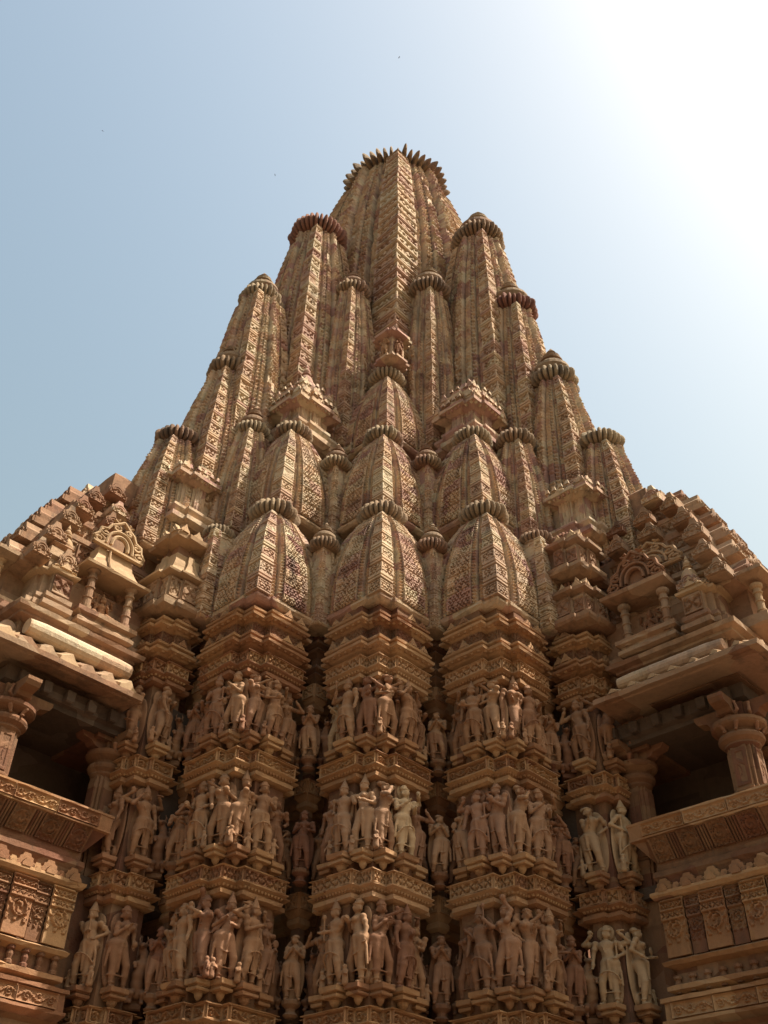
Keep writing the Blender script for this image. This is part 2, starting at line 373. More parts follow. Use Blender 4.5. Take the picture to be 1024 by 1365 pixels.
    def rib(U, Z, s):
        x = np.abs(s-.5)*2; gro = sm(-np.abs(x-.42), -.09, -.05) - .9*sm(-x, -.38, -.34)
        return .035*h0*(x < .42) + saw(U, Z+.3*pitch*(x > .42), (x % .42)) + .5*dl*pat_jali(U, Z, cw*.8, pitch*1.5, 6)*(x < .36) - 1.4*dl*gro
    K['panel'] = strip(-.315 if not plain else -.42, .315 if not plain else .42, 1.02 if not plain else .9, jal if H < 4 else rib, res if H < 4 else min(res, pitch/5))
    # core, base, shoulder
    mb = MB(); zz = np.linspace(0, H, 14)
    rings = [np.array([(p, q, z) for p, q in (( .85*wz(z), .85*wz(z)), (-.85*wz(z), .85*wz(z)), (-.85*wz(z), -.85*wz(z)), (.85*wz(z), -.85*wz(z)))]) for z in zz]
    mb.add(AB(np.array(rings)), [gridq(14, 4, True), np.arange(4)+4*13]); lathe(mb, [(h1*1.0, 0), (h1*.95, .10*h1), (h1*.8, .16*h1), (h1*.7, .5*h1)], 24, z0=H)
    K['core'] = mb.mesh('core')
    mb = MB(); wp = wplan(h0*1.0, h0*.42, h0*.07); b = h0
    sweep(mb, AB, wp, [(-.12*b, -.10*b), (-.08*b, -.08*b), (-.035*b, -.03*b), (-.015*b, .0), (-.012*b, .045*b), (-.03*b, .055*b), (-.03*b, .085*b), (-.03*b, .10*b), (-.08*b, .11*b)])
    K['base'] = mb.mesh('base_moulding')
    return K
CLS = dict(
    S=spire_class('S', 2.8, .85, .32, 2.5, 6, .085, .0105, 26, .078, .066),
    S2=spire_class('S2', 3.0, .82, .31, 2.3, 7, .085, .0115, 26, .078, .068, seed=20),
    M=spire_class('M', 4.8, .80, .35, 2.1, 12, .12, .016, 26, .095, .08, seed=3),
    U=spire_class('U', 6.4, .60, .35, 2.4, 15, .12, .017, 28, .095, .085, seed=5),
    L=spire_class('L', 9.4, 1.15, .60, 2.4, 19, .16, .022, 34, .13, .11, seed=8),
    T=spire_class('T', 2.0, .30, .20, 1.6, 9, .08, .02, 22, .1, .09, plain=True),
    X=spire_class('X', 16.4, 2.65, 1.42, 3.3, 34, .22, .028, 44, .20, .17, seed=12))
_disc = {(26,): (lotus_disc(1.0, 26, depth=.26).mesh('ribbed_disc'), kalasha(1.0).mesh('finial'))}
def spire(cls, x, y, zb, zt, amal, label, group, fin=True, sx=1.0, name='subsidiary_spire', nrib=24, mat=None, dmat=None):
    K = CLS[cls]; sz = (zt-zb-(.40 if cls != 'X' else .06)*amal)/K['H']; sx = sx if isinstance(sx, (int, float)) else sx
    t = thing(name, label, 'spire', (x, y, zb), group=group); mat = mat or M_SPIRE
    def pt(nm, me, m, rz=0, **k):
        o = part(nm, me, m, t, rot=(0, 0, rz), **k); o.scale = (sx, sx, sz); return o
    for me in K['stones']:
        o = pt('course_stone', me, M_STONE, RNG.uniform(-.006, .006)); o.location = (RNG.uniform(-.006, .006)*sx, RNG.uniform(-.02, .006)*sx, 0)
    for i, me in enumerate(K['bands']):
        for rz in (0, math.pi/2): pt('ribbed_band', me, mat, rz)
    for rz in (math.pi/2, -math.pi/2): pt('corner_band', K['corner'], mat, rz)
    for rz in (0, math.pi/2): pt('face_panel', K['panel'], mat, rz)
    pt('core', K['core'], mat); pt('base_moulding', K['base'], mat)
    key = (nrib,); _k26 = (26,)
    if key not in _disc: _disc[key] = (lotus_disc(1.0, nrib, hk=.36 if nrib < 40 else .16, depth=.26 if nrib < 40 else .42).mesh('ribbed_disc'), kalasha(1.0).mesh('finial'))
    zA = zt-zb
    d = part('ribbed_disc', _disc[key][0], dmat or M_AMAL, t, (RNG.uniform(-.01, .01), 0, zA), (RNG.uniform(-.03, .03), RNG.uniform(-.03, .03), RNG.uniform(0, 3)), (amal, amal, amal))
    if fin: part('finial', _disc[key][1], M_AMAL, t, (0, 0, zA+.30*amal), (RNG.uniform(-.04, .04), RNG.uniform(-.04, .04), 0), (amal*1.15, amal*1.15, amal*(.88 if cls in 'MU' else .85)))
    return t

AXIS = (.28, 6.5)
def on_a(d): return AXIS[0]+A2[0]*d, AXIS[1]+A2[1]*d
def on_b(d): return AXIS[0]+B2[0]*d, AXIS[1]+B2[1]*d
G1 = 'carved subsidiary spires clustered on the temple tower'
# (the tallest tower behind all others)
t = spire('X', AXIS[0], AXIS[1], 15.4, 31.9, 1.95, 'tallest central spire crowned by a wide ring of stone fins against the sky', None, False, name='main_spire', nrib=48)
# plain masonry that the spires stand on
core = thing('tower_core', 'plain stone masonry mass hidden behind the piers and clustered spires', 'building', (0, 6.5, 2))
mb = MB()
for yc, z0, z1 in ((.75, -3.2, 7.6), (1.3, 7.6, 10.4), (2.0, 10.4, 13.4)):
    hd = (6.5-yc)*R2; k = hd*.62
    wp = [(hd, hd-2*k*.0-.9), (hd-.45, hd-.9), (hd-.45, hd-.45), (hd-.9, hd-.45), (hd-.9, hd), (-hd, hd), (-hd, -hd), (hd, -hd)]
    sweep(mb, AB, wp, [(0, z0), (0, z1-.02)])
part('masonry', mb, M_WALL, core)
# front column on the corner, and its neighbours left and right, tier by tier
spire('S', .03, 1.08, 10.02, 12.58, .46, 'squat carved spire in the lowest tier, standing on the central pier', G1, False)
spire('S', -2.06, 1.08, 9.95, 12.52, .48, 'squat carved spire in the lowest tier, standing on the left pier', G1, False)
spire('S', 2.02, 1.08, 10.02, 12.66, .49, 'squat carved spire in the lowest tier, standing on the right pier', G1, False)
spire('S2', .03, 2.0, 12.75, 15.50, .46, 'squat carved spire in the second tier, directly above the lowest central one', G1, False)
spire('S2', -1.96, 1.95, 12.65, 15.50, .45, 'squat carved spire in the second tier, below the left roofed pavilion', G1, False)
spire('S2', 1.98, 1.95, 12.75, 15.56, .45, 'squat carved spire in the second tier, below the right roofed pavilion', G1, False)
spire('S2', .09, 2.85, 15.75, 18.33, .46, 'topmost of the three squat central spires, under the small image niche', G1, False, .88)
# slender spires in the clefts
G2 = 'slender spires in the clefts between wider spires'
spire('T', -1.04, .98, 9.9, 11.72, .31, 'slender dark spire in the lowest left cleft, beside the central squat spire', G2, True, .72, nrib=22)
spire('T', 1.0, .98, 9.9, 11.79, .31, 'slender dark spire in the lowest right cleft, beside the central squat spire', G2, True, .72, nrib=22)
spire('T', -.96, 1.95, 12.4, 14.65, .35, 'slender dark spire in the second left cleft with a pointed finial', G2, True, .8, nrib=22)
spire('T', .98, 1.95, 12.4, 14.77, .35, 'slender dark spire in the second right cleft with a pointed finial', G2, True, .8, nrib=22)
spire('T', -3.08, 1.15, 9.9, 12.05, .31, 'small disc-topped spire left of the lowest left squat spire', G2, False, 1.45, nrib=22)
spire('T', 3.02, 1.15, 9.9, 12.17, .34, 'small disc-topped spire right of the lowest right squat spire', G2, False, 1.45, nrib=22)
spire('M', -2.88, 2.1, 12.3, 15.67, .42, 'medium spire with rounded finial left of the left pavilion', G1, True, .82)
spire('M', 2.96, 2.1, 12.3, 15.67, .47, 'medium spire under a wide plain disc right of the right pavilion', G1, False, .82)
spire('U', -.92, 3.5, 16.2, 22.43, .52, 'tall narrow spire with bell finial just left of the central band', G1, True, 1.0, nrib=26)
spire('U', 1.18, 3.5, 16.2, 22.58, .62, 'tall narrow spire with bell finial just right of the central band', G1, True, 1.05, nrib=28)
# cascades on the left-front and right-front faces
x, y = on_a(3.33); spire('L', x, y, 16.4, 25.80, .88, 'second tallest spire, upper left of the tower, under a reddish disc', G1, False, 1.0, nrib=34, dmat=M_AMRED)
x, y = on_b(3.47); spire('L', x, y, 16.4, 25.75, .82, 'second tallest spire, upper right of the tower, with rounded finial', G1, True, .97, nrib=34)
x, y = on_a(5.03); spire('U', x, y, 14.2, 21.28, .60, 'tall spire half hidden at the left edge below the upper left spire', G1, True, 1.35, nrib=28)
x, y = on_b(4.43); spire('U', x, y, 14.6, 21.73, .70, 'tall spire under a dark red disc at the upper right edge', G1, True, 1.35, nrib=28, dmat=M_AMRED)
x, y = on_a(5.62); spire('M', x, y, 13.2, 18.02, .55, 'spire with ball finial on the middle left edge of the tower', G1, True, 1.08)
x, y = on_b(5.43); spire('M', x, y, 13.4, 18.27, .61, 'spire with ball finial on the middle right edge of the tower', G1, True, 1.12)
x, y = on_a(6.62); spire('M', x, y, 11.6, 15.07, .50, 'lowest outer spire on the left edge, rising behind the left stepped roof', G1, False, 1.0)
x, y = on_b(6.42); spire('M', x, y, 11.8, 15.57, .53, 'lowest outer spire on the right edge, rising behind the right stepped roof', G1, False, 1.0)

# ---- SPIRES END
mb = MB(); box(mb, XY, -400, 400, -400, 400, -4, -1.6)
g = part('ground', mb, M_GRND); g['kind'] = 'structure'; g['label']='dusty sandstone terrace around the temple'
#<<PIERS
# ------------------------------------------------------------------ wall piers
def edge_relief(parent, fr, poly, e, off, z0, z1, fn, depth, mat, name='frieze_panel', inset=.012, proud=0.0, res=.013):
    """carved slab on edge e of the offset polygon"""
    P = offset_poly(poly, off); a, b = P[e], P[(e+1) % len(P)]; d = b-a; ln = np.hypot(*d)
    if ln < .05: return
    d /= ln; nr = np.array([d[1], -d[0]]); a = a + d*inset + nr*proud; b = b - d*inset + nr*proud
    mb = MB(); n3 = fr((nr[0], nr[1], 0)) - fr((0., 0., 0.))
    relief(mb, fr((*a, z0)), fr((*b, z0)), fr((*a, z1)), fr((*b, z1)), n3, fn, depth, res)
    return part(name, mb, mat, parent)
ZF = [3.53, 5.33, 7.13, 8.86]                # tops of the four carved friezes
FRONT = [3, 4, 5, 6, 7, 8]                   # front edges of PIER
def frieze_prof(z):
    return [(-.13, z-.41), (-.085, z-.405), (-.03, z-.375), (-.03, z-.315), (-.075, z-.305), (-.075, z-.285), (.02, z-.212), (.02, z-.196), (-.07, z-.19), (-.07, z-.014), (.02, z-.014), (.025, z), (-.13, z+.03)]
_pm = {}
def bracket_mesh(w=.27, d=.24, h=.24):
    key = (w, d, h)
    if key not in _pm:
        mb = MB(); fr = Fr((1, 0), (0, 1)); hw = w/2
        def sl(f, z0, z1, lip=.012): sweep(mb, fr, [(-hw*f, -d*f), (hw*f, -d*f), (hw*f, .05), (-hw*f, .05)], [(-lip, z0), (0, z0+lip), (0, z1)])
        sl(1, -.28*h, 0); sl(.78, -.36*h, -.26*h); sl(.86, -.55*h, -.38*h); sl(.55, -.62*h, -.5*h)
        lathe(mb, [(.01, -h), (hw*.22, -.94*h), (hw*.42, -.80*h), (hw*.50, -.62*h)], 10, c=(0, -d*.22))
        _pm[key] = mb.mesh('bracket')
    return _pm[key]
def bracket(parent, fr, p, q, z, dirv, w=.27, d=.24, h=.24, mat=None):
    wd = fr((dirv[0], dirv[1], 0)); return part('bracket', bracket_mesh(w, d, h), mat or M_FRZ, parent, W3(fr, p, q, z), (0, 0, face_rot(wd)))
def dentils(mb, fr, poly, edges, off, z, pitch=.07, w=.035, h=.03, d=.05):
    P = offset_poly(poly, off)
    for e in edges:
        a, b = P[e], P[(e+1) % len(P)]; dv = b-a; ln = np.hypot(*dv); dv /= ln; nr = np.array([dv[1], -dv[0]])
        n = int(ln/pitch)
        for i in range(n):
            c = a + dv*(i+.5)*ln/n; f2 = Fr(dv, nr)
            V = [c + dv*sx*w/2 + nr*sy*d/2 for sx, sy in ((-1, -1), (1, -1), (1, 1), (-1, 1))]
            T = c + nr*d*.2
            v = np.array([(*p, z) for p in V] + [(*(c+(p-c)*.5), z-h) for p in V])
            mb.add(fr(v), [gridq(2, 4, True), [4, 5, 6, 7]])
PB = [(-.02, .09, 0), ]
def pier(label, X, Y, poly, edges, seed, cornice=True, front=None):
    t = thing('wall_pier', label, 'pier', (X, Y, -1.6), group='carved stone piers of the temple wall')
    r = random.Random(seed); z00 = 1.6
    fr0 = AB
    class F2:                                                       # same frame lifted to the pier's foot
        def __call__(s, P):
            P = np.asarray(P, float); return AB(P) + np.array([0, 0, z00])
    fr = F2()
    # wall shaft with shallow pilaster panels
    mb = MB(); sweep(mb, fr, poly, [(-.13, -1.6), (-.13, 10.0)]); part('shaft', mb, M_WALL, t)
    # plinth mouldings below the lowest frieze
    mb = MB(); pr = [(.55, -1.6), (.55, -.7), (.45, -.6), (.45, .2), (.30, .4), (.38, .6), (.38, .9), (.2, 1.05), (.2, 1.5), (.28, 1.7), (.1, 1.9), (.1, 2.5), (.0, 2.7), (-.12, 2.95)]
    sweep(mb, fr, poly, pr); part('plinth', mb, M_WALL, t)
    for k, z in enumerate(ZF):
        f = part('frieze', (lambda m: (sweep(m, fr, poly, frieze_prof(z)), m)[1])(MB()), M_FRZ, t)
        mb = None; fn = pat_scroll if k in (0, 2) else pat_open
        for e in edges:
            o = edge_relief(f, fr, poly, e, -.018, z-.19, z-.014, fn, .055, M_FRZ, proud=-.030)
        mb = MB(); dentils(mb, fr, poly, edges, -.04, z-.245, .06, .045, .03, .05)
        o = part('petal_row', mb, M_FRZ, f); o['kind'] = 'stuff'
    if cornice:
        for z, o1 in ((9.24, .0), (9.74, -.02)):
            c = MB(); sweep(c, fr, poly, [(-.16, z-.30), (-.05+o1, z-.24), (-.03+o1, z-.21), (.05+o1, z-.185), (.06+o1, z-.14), (-.02+o1, z-.115), (-.035+o1, z-.09), (.02+o1, z-.06), (.025+o1, z-.02), (-.02+o1, z+.01), (-.17+o1, z+.10)])
            c = part('cornice', c, M_FRZ, t)
            mb = MB(); dentils(mb, fr, poly, edges, .005+o1, z-.185, .13, .07, .035, .06); o = part('dentil_row', mb, M_FRZ, c); o['kind'] = 'stuff'
            P = offset_poly(poly, -.03+o1)
            for e in edges:
                a, b = P[e], P[(e+1) % len(P)]; ln = np.hypot(*(b-a))
                if ln < .3: continue
                dv = (b-a)/ln; nr = (dv[1], -dv[0])
                for s in ((.12, .5) if e == edges[0] or True and ln > .5 else (.5,)):
                    s2 = s if e != edges[-1] else 1-s
                    cpt = a + (b-a)*s2; g = gable(c, AB, cpt[0]+nr[0]*.015, cpt[1]+nr[1]*.015, z-.03+z00, nr, .24+.06*r.random(), .17+.05*r.random(), .10)
        mb = MB(); sweep(mb, fr, poly, [(-.13, 9.25), (-.1, 9.30), (-.1, 9.5), (-.13, 9.55)]); part('neck', mb, M_WALL, t)
        for e in edges: edge_relief(t, fr, poly, e, -.10, 9.31, 9.48, pat_open, .02, M_WALL, name='neck_panel')
    return t
PF = {}                                                            # slots for figures: pier -> list of (p, q, direction, height)
piers = {}
for nm, X, Y, sd in (('central', .03, 0, 1), ('left', -2.08, .03, 2), ('right', 2.03, 0, 3)):
    piers[nm] = pier('%s carved wall pier of three statue tiers under a squat spire' % {'central': 'central', 'left': 'inner left', 'right': 'inner right'}[nm], X, Y, PIER, FRONT, sd)
OUT = [(-.8, -.8), (.02, -.8), (.02, -.66), (.09, -.66), (.09, -.22), (0, -.22), (0, 0), (-.22, 0), (-.22, .09), (-.66, .09), (-.66, .02), (-.8, .02)]
piers['far left'] = pier('far left wall pier beside the left balcony with pairs of statues', -3.66, .42, OUT, FRONT, 4)
piers['far right'] = pier('far right wall pier beside the right balcony with pairs of statues', 3.60, .46, OUT, FRONT, 5)
# brackets under the figures; (p, q, facing, foot height above lower frieze, width)
SL6 = [(-.02, -.90, (1, 0), .235, .25, 'a'), (.09, -.55, (1, 0), .27, .33, 'a'), (-.03, -.24, (1, 0), .29, .25, 'a'),
       (-.24, -.03, (0, 1), .29, .25, 'b'), (-.55, .09, (0, 1), .27, .33, 'b'), (-.90, -.02, (0, 1), .235, .25, 'b')]
SL2 = [(.0, -.33, (1, 0), .26, .30, 'a'), (-.33, .0, (0, 1), .26, .30, 'b')]
SLOTS = []
for nm, t in piers.items():
    X, Y = t.location[0], t.location[1]
    for row in range(3):
        sl = SL6 if nm in ('central', 'left', 'right') else SL2
        for i, (p, q, dv, zh, w, face) in enumerate(sl):
            zf = ZF[row]+zh
            bp, bq = (p-.05, q) if face == 'a' else (p, q-.05)
            bracket(t, AB, bp, bq, zf+1.6, dv, w, .20, .25)
            v = AB((p, q, 0)); SLOTS.append((nm, row, i, len(sl), X+v[0], Y+v[1], zf, AB((dv[0], dv[1], 0))[:2], w))
# narrow walls in the clefts, each with a maiden on a round pedestal
CLEFT = [(-.5, -.5), (.0, -.5), (.0, 0), (-.5, 0)]
clefts = {}
CN = [('between the far left and inner left piers', -2.90, 1.02), ('between the inner left and central piers', -1.03, 1.10),
      ('between the central and inner right piers', 1.03, 1.08), ('between the inner right and far right piers', 2.86, 1.02)]
RSLOTS = []
for nm, X, Y in CN:
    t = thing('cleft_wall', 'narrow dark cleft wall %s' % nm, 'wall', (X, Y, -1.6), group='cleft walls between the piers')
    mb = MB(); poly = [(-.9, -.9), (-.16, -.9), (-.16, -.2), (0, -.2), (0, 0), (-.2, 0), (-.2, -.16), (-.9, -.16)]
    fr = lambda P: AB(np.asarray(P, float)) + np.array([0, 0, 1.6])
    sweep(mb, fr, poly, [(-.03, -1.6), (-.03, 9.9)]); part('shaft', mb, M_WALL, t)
    for z in ZF:
        f = MB(); sweep(f, fr, poly, [(-.03, z-.5), (.02, z-.45), (.02, z-.38), (.0, z-.36), (.05, z-.27), (.05, z-.02), (.04, z), (-.03, z+.02)])
        f = part('frieze', f, M_FRZ, t)
        for e in (3, 4): edge_relief(f, fr, poly, e, .05, z-.25, z-.02, pat_open, .02, M_FRZ, proud=.004, inset=.02)
    for z in (9.2, 9.7):
        f = MB(); sweep(f, fr, poly, [(-.03, z-.28), (.03, z-.2), (.07, z-.16), (.02, z-.1), (.08, z-.05), (.08, z), (-.03, z+.1)]); part('cornice', f, M_WALL, t)
    for row in range(3):
        mb = MB(); zf = ZF[row]+.22
        lathe(mb, [(.07, -.22), (.11, -.19), (.07, -.15), (.07, -.11), (.13, -.06), (.135, -.02), (.12, 0)], 14, c=(0, -.30), z0=zf+1.6)
        part('pedestal', mb, M_WALL, t)
        for sx in (-1, 1):
            mb = MB(); box(mb, Fr((1, 0), (0, 1)), sx*.30-.12, sx*.30+.12, -.12, .5, zf+1.45, zf+1.53, .012); part('ledge', mb, M_WALL, t)
        RSLOTS.append((nm, row, X, Y, zf))
#>>PIERS

#<<BALCONY
# ------------------------------------------------------------------ roofed pavilions, small shrines
def ogee_tube(mb, o, ax, pts, r): 
    tube(mb, [np.asarray(o)+np.asarray(ax)*u+np.array([0, 0, 1])*v for u, v in pts], r, 5)
def spiral(cx, cy, r0, turns, a0, sg=1, n=22):
    t = np.linspace(0, 1, n); r = r0*(1-.82*t); a = a0 + sg*turns*2*np.pi*t
    return [(cx+r_*math.cos(a_), cy+r_*math.sin(a_)) for r_, a_ in zip(r, a)]
def fretwork(parent, o, ax, w, h, mat, back=True, name='fretwork_gable', nrm=None):
    """openwork gable of arches and volutes standing in the vertical plane o + ax*u"""
    mb = MB(); o = np.asarray(o, float); ax = np.asarray([*ax, 0.]); r = w*.020
    nrm = np.array([*nrm, 0.])
    def T(pts, k=1.0):
        for off in (-r*.8, r*.8): tube(mb, [o + nrm*off + ax*u*w + np.array([0, 0, v*h]) for u, v in pts], r*k, 5)
    T([(.17*math.cos(t)*(1 if t < 9 else 1), .12+.36*max(0, math.sin(t))**.8) for t in np.linspace(0, np.pi, 16)], 1.5)
    T([(.27*math.cos(t), .10+.52*max(0, math.sin(t))**.8) for t in np.linspace(0, np.pi, 18)], 1.3)
    for sg in (-1, 1):
        T(spiral(sg*.42, .12, .12, 1.3, 1.6, sg), 1.3); T(spiral(sg*.33, .38, .10, 1.2, 1.0, -sg), 1.3); T(spiral(sg*.13, .70, .09, 1.2, 2, sg), 1.2)
        T([(sg*.5, 0), (sg*.52, .16), (sg*.44, .30), (sg*.42, .48), (sg*.30, .54), (sg*.24, .72), (sg*.14, .82), (0, 1.0)], 1.3)
        T([(sg*.08, .86), (sg*.20, .94), (sg*.10, 1.0)], 1.0)
    T([(-.5, .0), (.5, .0)], 1.6)
    part(name, mb, mat, parent)
    if back:
        mb = MB(); out = [(-.5, 0), (.5, 0), (.5, .18), (.40, .46), (.25, .68), (.10, .92), (-.10, .92), (-.25, .68), (-.40, .46), (-.5, .18)]
        prism(mb, np.array(out)*(w, h), ax, (0, 0, 1), nrm*-1, o - nrm*r*3.0, .06); part('gable_back', mb, mat, parent)
PAD = [(-.5, 0), (.5, 0), (.5, .34), (.44, .50), (.36, .55), (.34, .74), (.22, .80), (.16, .97), (-.16, .97), (-.22, .80), (-.34, .74), (-.36, .55), (-.44, .50), (-.5, .34)]
def rel(fr, o):
    o = np.asarray(o, float); return lambda P: fr(P) + o
def pavilion(label, x, y, z, hw, h, mat, tip=True, disc=False, tiers=2, name='roofed_pavilion', group=None):
    """square shrine on the tower: moulded base, figured walls, projecting eave slabs, gables and finial; corner to the viewer"""
    t = thing(name, label, 'shrine', (x, y, z), group=group)
    wp = wplan(hw, hw*.55, hw*.12); k = hw
    mb = MB(); sweep(mb, AB, wp, [(-.12*k, 0), (.05*k, .04*h), (.05*k, .09*h), (-.08*k, .12*h), (.02*k, .17*h), (.02*k, .20*h), (-.2*k, .23*h)]); part('base', mb, mat, t)
    mb = MB(); sweep(mb, AB, wp, [(-.26*k, .2*h), (-.26*k, .62*h)]); b = part('wall', mb, mat, t)
    for e in (0, 1, 2, 3, 4, 18, 19): edge_relief(t, AB, wp, e, -.26*k, .24*h, .56*h, lambda u, v, w, hh: np.clip(pat_teeth(u, v, w, hh, max(2, round(w/.09))), 0, 1)*.6+.4*pat_open(u, v, w, hh), .04, mat, name='carved_panel', res=.018)
    z0 = (.54 if tiers == 1 else .40)*h
    for i in range(tiers):
        o = -.02*k - .22*k*i; mb = MB()
        sweep(mb, AB, wp, [(o-.25*k, z0), (o+.02*k, z0+.05*h), (o+.10*k, z0+.05*h), (o+.10*k, z0+.09*h), (o-.12*k, z0+.15*h), (o-.3*k, z0+.17*h)])
        e = part('eave', mb, mat, t)
        mb = MB(); dentils(mb, AB, wp, (0, 1, 2, 3, 4, 18, 19), o+.0*k, z0+.05*h, .11, .07, .05, .08); q = part('dentil_row', mb, mat, e); q['kind'] = 'stuff'
        mb = MB(); dentils(mb, AB, wp, (1, 2, 4, 19), o+.06*k, z0+.14*h, .14, .10, -.10, .05); q = part('crest_row', mb, mat, e); q['kind'] = 'stuff'
        for dv, (gp, gq) in (((1, 0), (1, .0)), ((0, 1), (.0, 1)), ((1, 0), (1, .72)), ((0, 1), (.72, 1)), ((1, 0), (1, -.72)), ((0, 1), (-.72, 1))):
            s = k + o - .04*k
            gable(e, AB, gp*s if gp == 1 else gp*k*(1-.2*i), gq*s if gq == 1 else gq*k*(1-.2*i), z0+.10*h, dv, .42*k, .125*h, .12*k, mat)
        z0 += .19*h
    mb = MB(); sweep(mb, AB, wplan(hw*.5, hw*.2, hw*.06), [(0, z0-.05*h), (.05*k, z0+.02*h), (-.1*k, z0+.10*h), (-.2*k, z0+.16*h)]); part('roof_block', mb, mat, t)
    z0 += .12*h
    if disc:
        o = part('ribbed_disc', _disc[(26,)][0], M_AMAL, t, (0, 0, z0+.08*h), scale=(hw*.62, hw*.62, hw*.5)); z0 += .16*h
    if tip: part('finial', _disc[(26,)][1], mat, t, (0, 0, z0), scale=(hw*.42, hw*.42, hw*.62))
    return t
pavilion('pavilion with pot finial and gabled eaves above the left squat spires', -1.86, 2.6, 15.5, .66, 2.5, M_SPIRE)
pavilion('pavilion with gabled eaves above the right squat spires, no finial', 2.04, 2.6, 15.6, .66, 2.5, M_SPIRE, tip=False)
pavilion('small buff shrine on the left flank below the outer spires', -3.98, 1.75, 12.3, .66, 2.0, M_SPIRE, tip=False, tiers=1)
pavilion('small shrine on the right flank below the outer spires', 4.06, 1.75, 12.3, .66, 2.0, M_SPIRE, tip=False, tiers=1)
# image niche on the front edge of the tall tower
t = thing('image_niche', 'small eaved niche with figures on the tower front edge above the central spires', 'niche', (.18, 2.62, 18.6))
mb = MB(); sweep(mb, AB, wplan(.31, .17, .05), [(-.1, 0), (.05, .05), (.05, .12), (-.06, .16), (-.06, .2)]); part('base', mb, M_SPIRE, t)
mb = MB(); sweep(mb, AB, wplan(.30, .2, .05), [(-.04, .15), (-.04, .9)]); part('back', mb, M_SPIRE, t)
mb = MB(); sweep(mb, AB, wplan(.34, .17, .05), [(-.2, .82), (.06, .90), (.06, .98), (-.1, 1.12), (-.3, 1.3)]); part('eave', mb, M_SPIRE, t)
NICHE_POS = (.18, 2.62, 18.8)
# box shrine with smooth curved roof on the far left pier
t = thing('box_shrine', 'box shrine with smooth pale curved roof on the far left pier', 'shrine', (-3.66, .95, 9.85))
wp = wplan(.52, .30, .06)
mb = MB(); sweep(mb, AB, wp, [(-.1, 0), (.04, .05), (.06, .10), (.06, .16), (-.02, .22), (-.02, .24)]); part('base', mb, M_ROOF, t)
mb = MB(); sweep(mb, AB, wp, [(-.05, .2), (-.05, .82)]); part('wall', mb, M_ROOF, t)
for e in (0, 1, 2, 3, 4, 18, 19): edge_relief(t, AB, wp, e, -.05, .27, .66, pat_open, .035, M_ROOF, name='carved_panel', res=.018)
mb = MB(); sweep(mb, AB, wp, [(-.12, .70), (.07, .74), (.075, .78)] + [(.07-.26*math.sin(a)**1.2*.9-.0, .78+.60*(1-math.cos(a))) for a in np.linspace(.2, 1.45, 9)] + [(-.25, 1.4)]); part('curved_roof', mb, M_STATP, t)
mb = MB(); sweep(mb, AB, wp, [(-.26, 1.28), (-.22, 1.3), (-.22, 1.55)]); part('neck', mb, M_ROOF, t)
mb = MB(); sweep(mb, AB, wp, [(-.3, 1.5), (-.02, 1.58), (.0, 1.66), (-.18, 1.76), (-.35, 1.95)]); e = part('eave', mb, M_STATP, t)
for dv, gp, gq in (((1, 0), .45, .0), ((0, 1), .0, .45), ((1, 0), .45, .3), ((0, 1), .3, .45)): gable(e, AB, gp, gq, 1.64, dv, .30, .24, .1, M_STATP)
# two-storeyed box shrine on the far right pier
t = thing('box_shrine', 'two storeyed box shrine with red cap discs on the far right pier', 'shrine', (3.62, .98, 9.85))
for i, (zz, sc) in enumerate(((0, 1.0), (1.15, .9))):
    wp = wplan(.54*sc, .32, .06)
    mb = MB(); sweep(mb, AB, wp, [(-.1, zz), (.04, zz+.05), (.07, zz+.10), (.07, zz+.17), (-.02, zz+.22), (-.02, zz+.26)]); part('base', mb, M_ROOF, t)
    mb = MB(); sweep(mb, AB, wp, [(-.06, zz+.2), (-.06, zz+.70)]); part('wall', mb, M_ROOF, t)
    for e in (0, 1, 2, 3, 4, 18, 19): edge_relief(t, AB, wp, e, -.06, zz+.28, zz+.60, pat_open, .035, M_ROOF, name='carved_panel', res=.018)
    mb = MB(); sweep(mb, AB, wp, [(-.15, zz+.62), (.05, zz+.70), (.06, zz+.76), (-.08, zz+.84), (-.28, zz+.88)]); e = part('eave', mb, M_ROOF, t)
    for dv, gp, gq in (((1, 0), .46, .0), ((0, 1), .0, .46), ((1, 0), .46, .32), ((0, 1), .32, .46)): gable(e, AB, gp*sc, gq*sc, zz+.76, dv, .28, .24, .1, M_STATP)
    mb = MB(); sweep(mb, AB, wplan(.3, .1, .04), [(0, zz+.80), (0, zz+1.02)]); part('roof_block', mb, M_ROOF, t)
    part('ribbed_disc', _disc[(26,)][0], M_STATR, t, (0, 0, zz+1.05), scale=(.32, .32, .26))

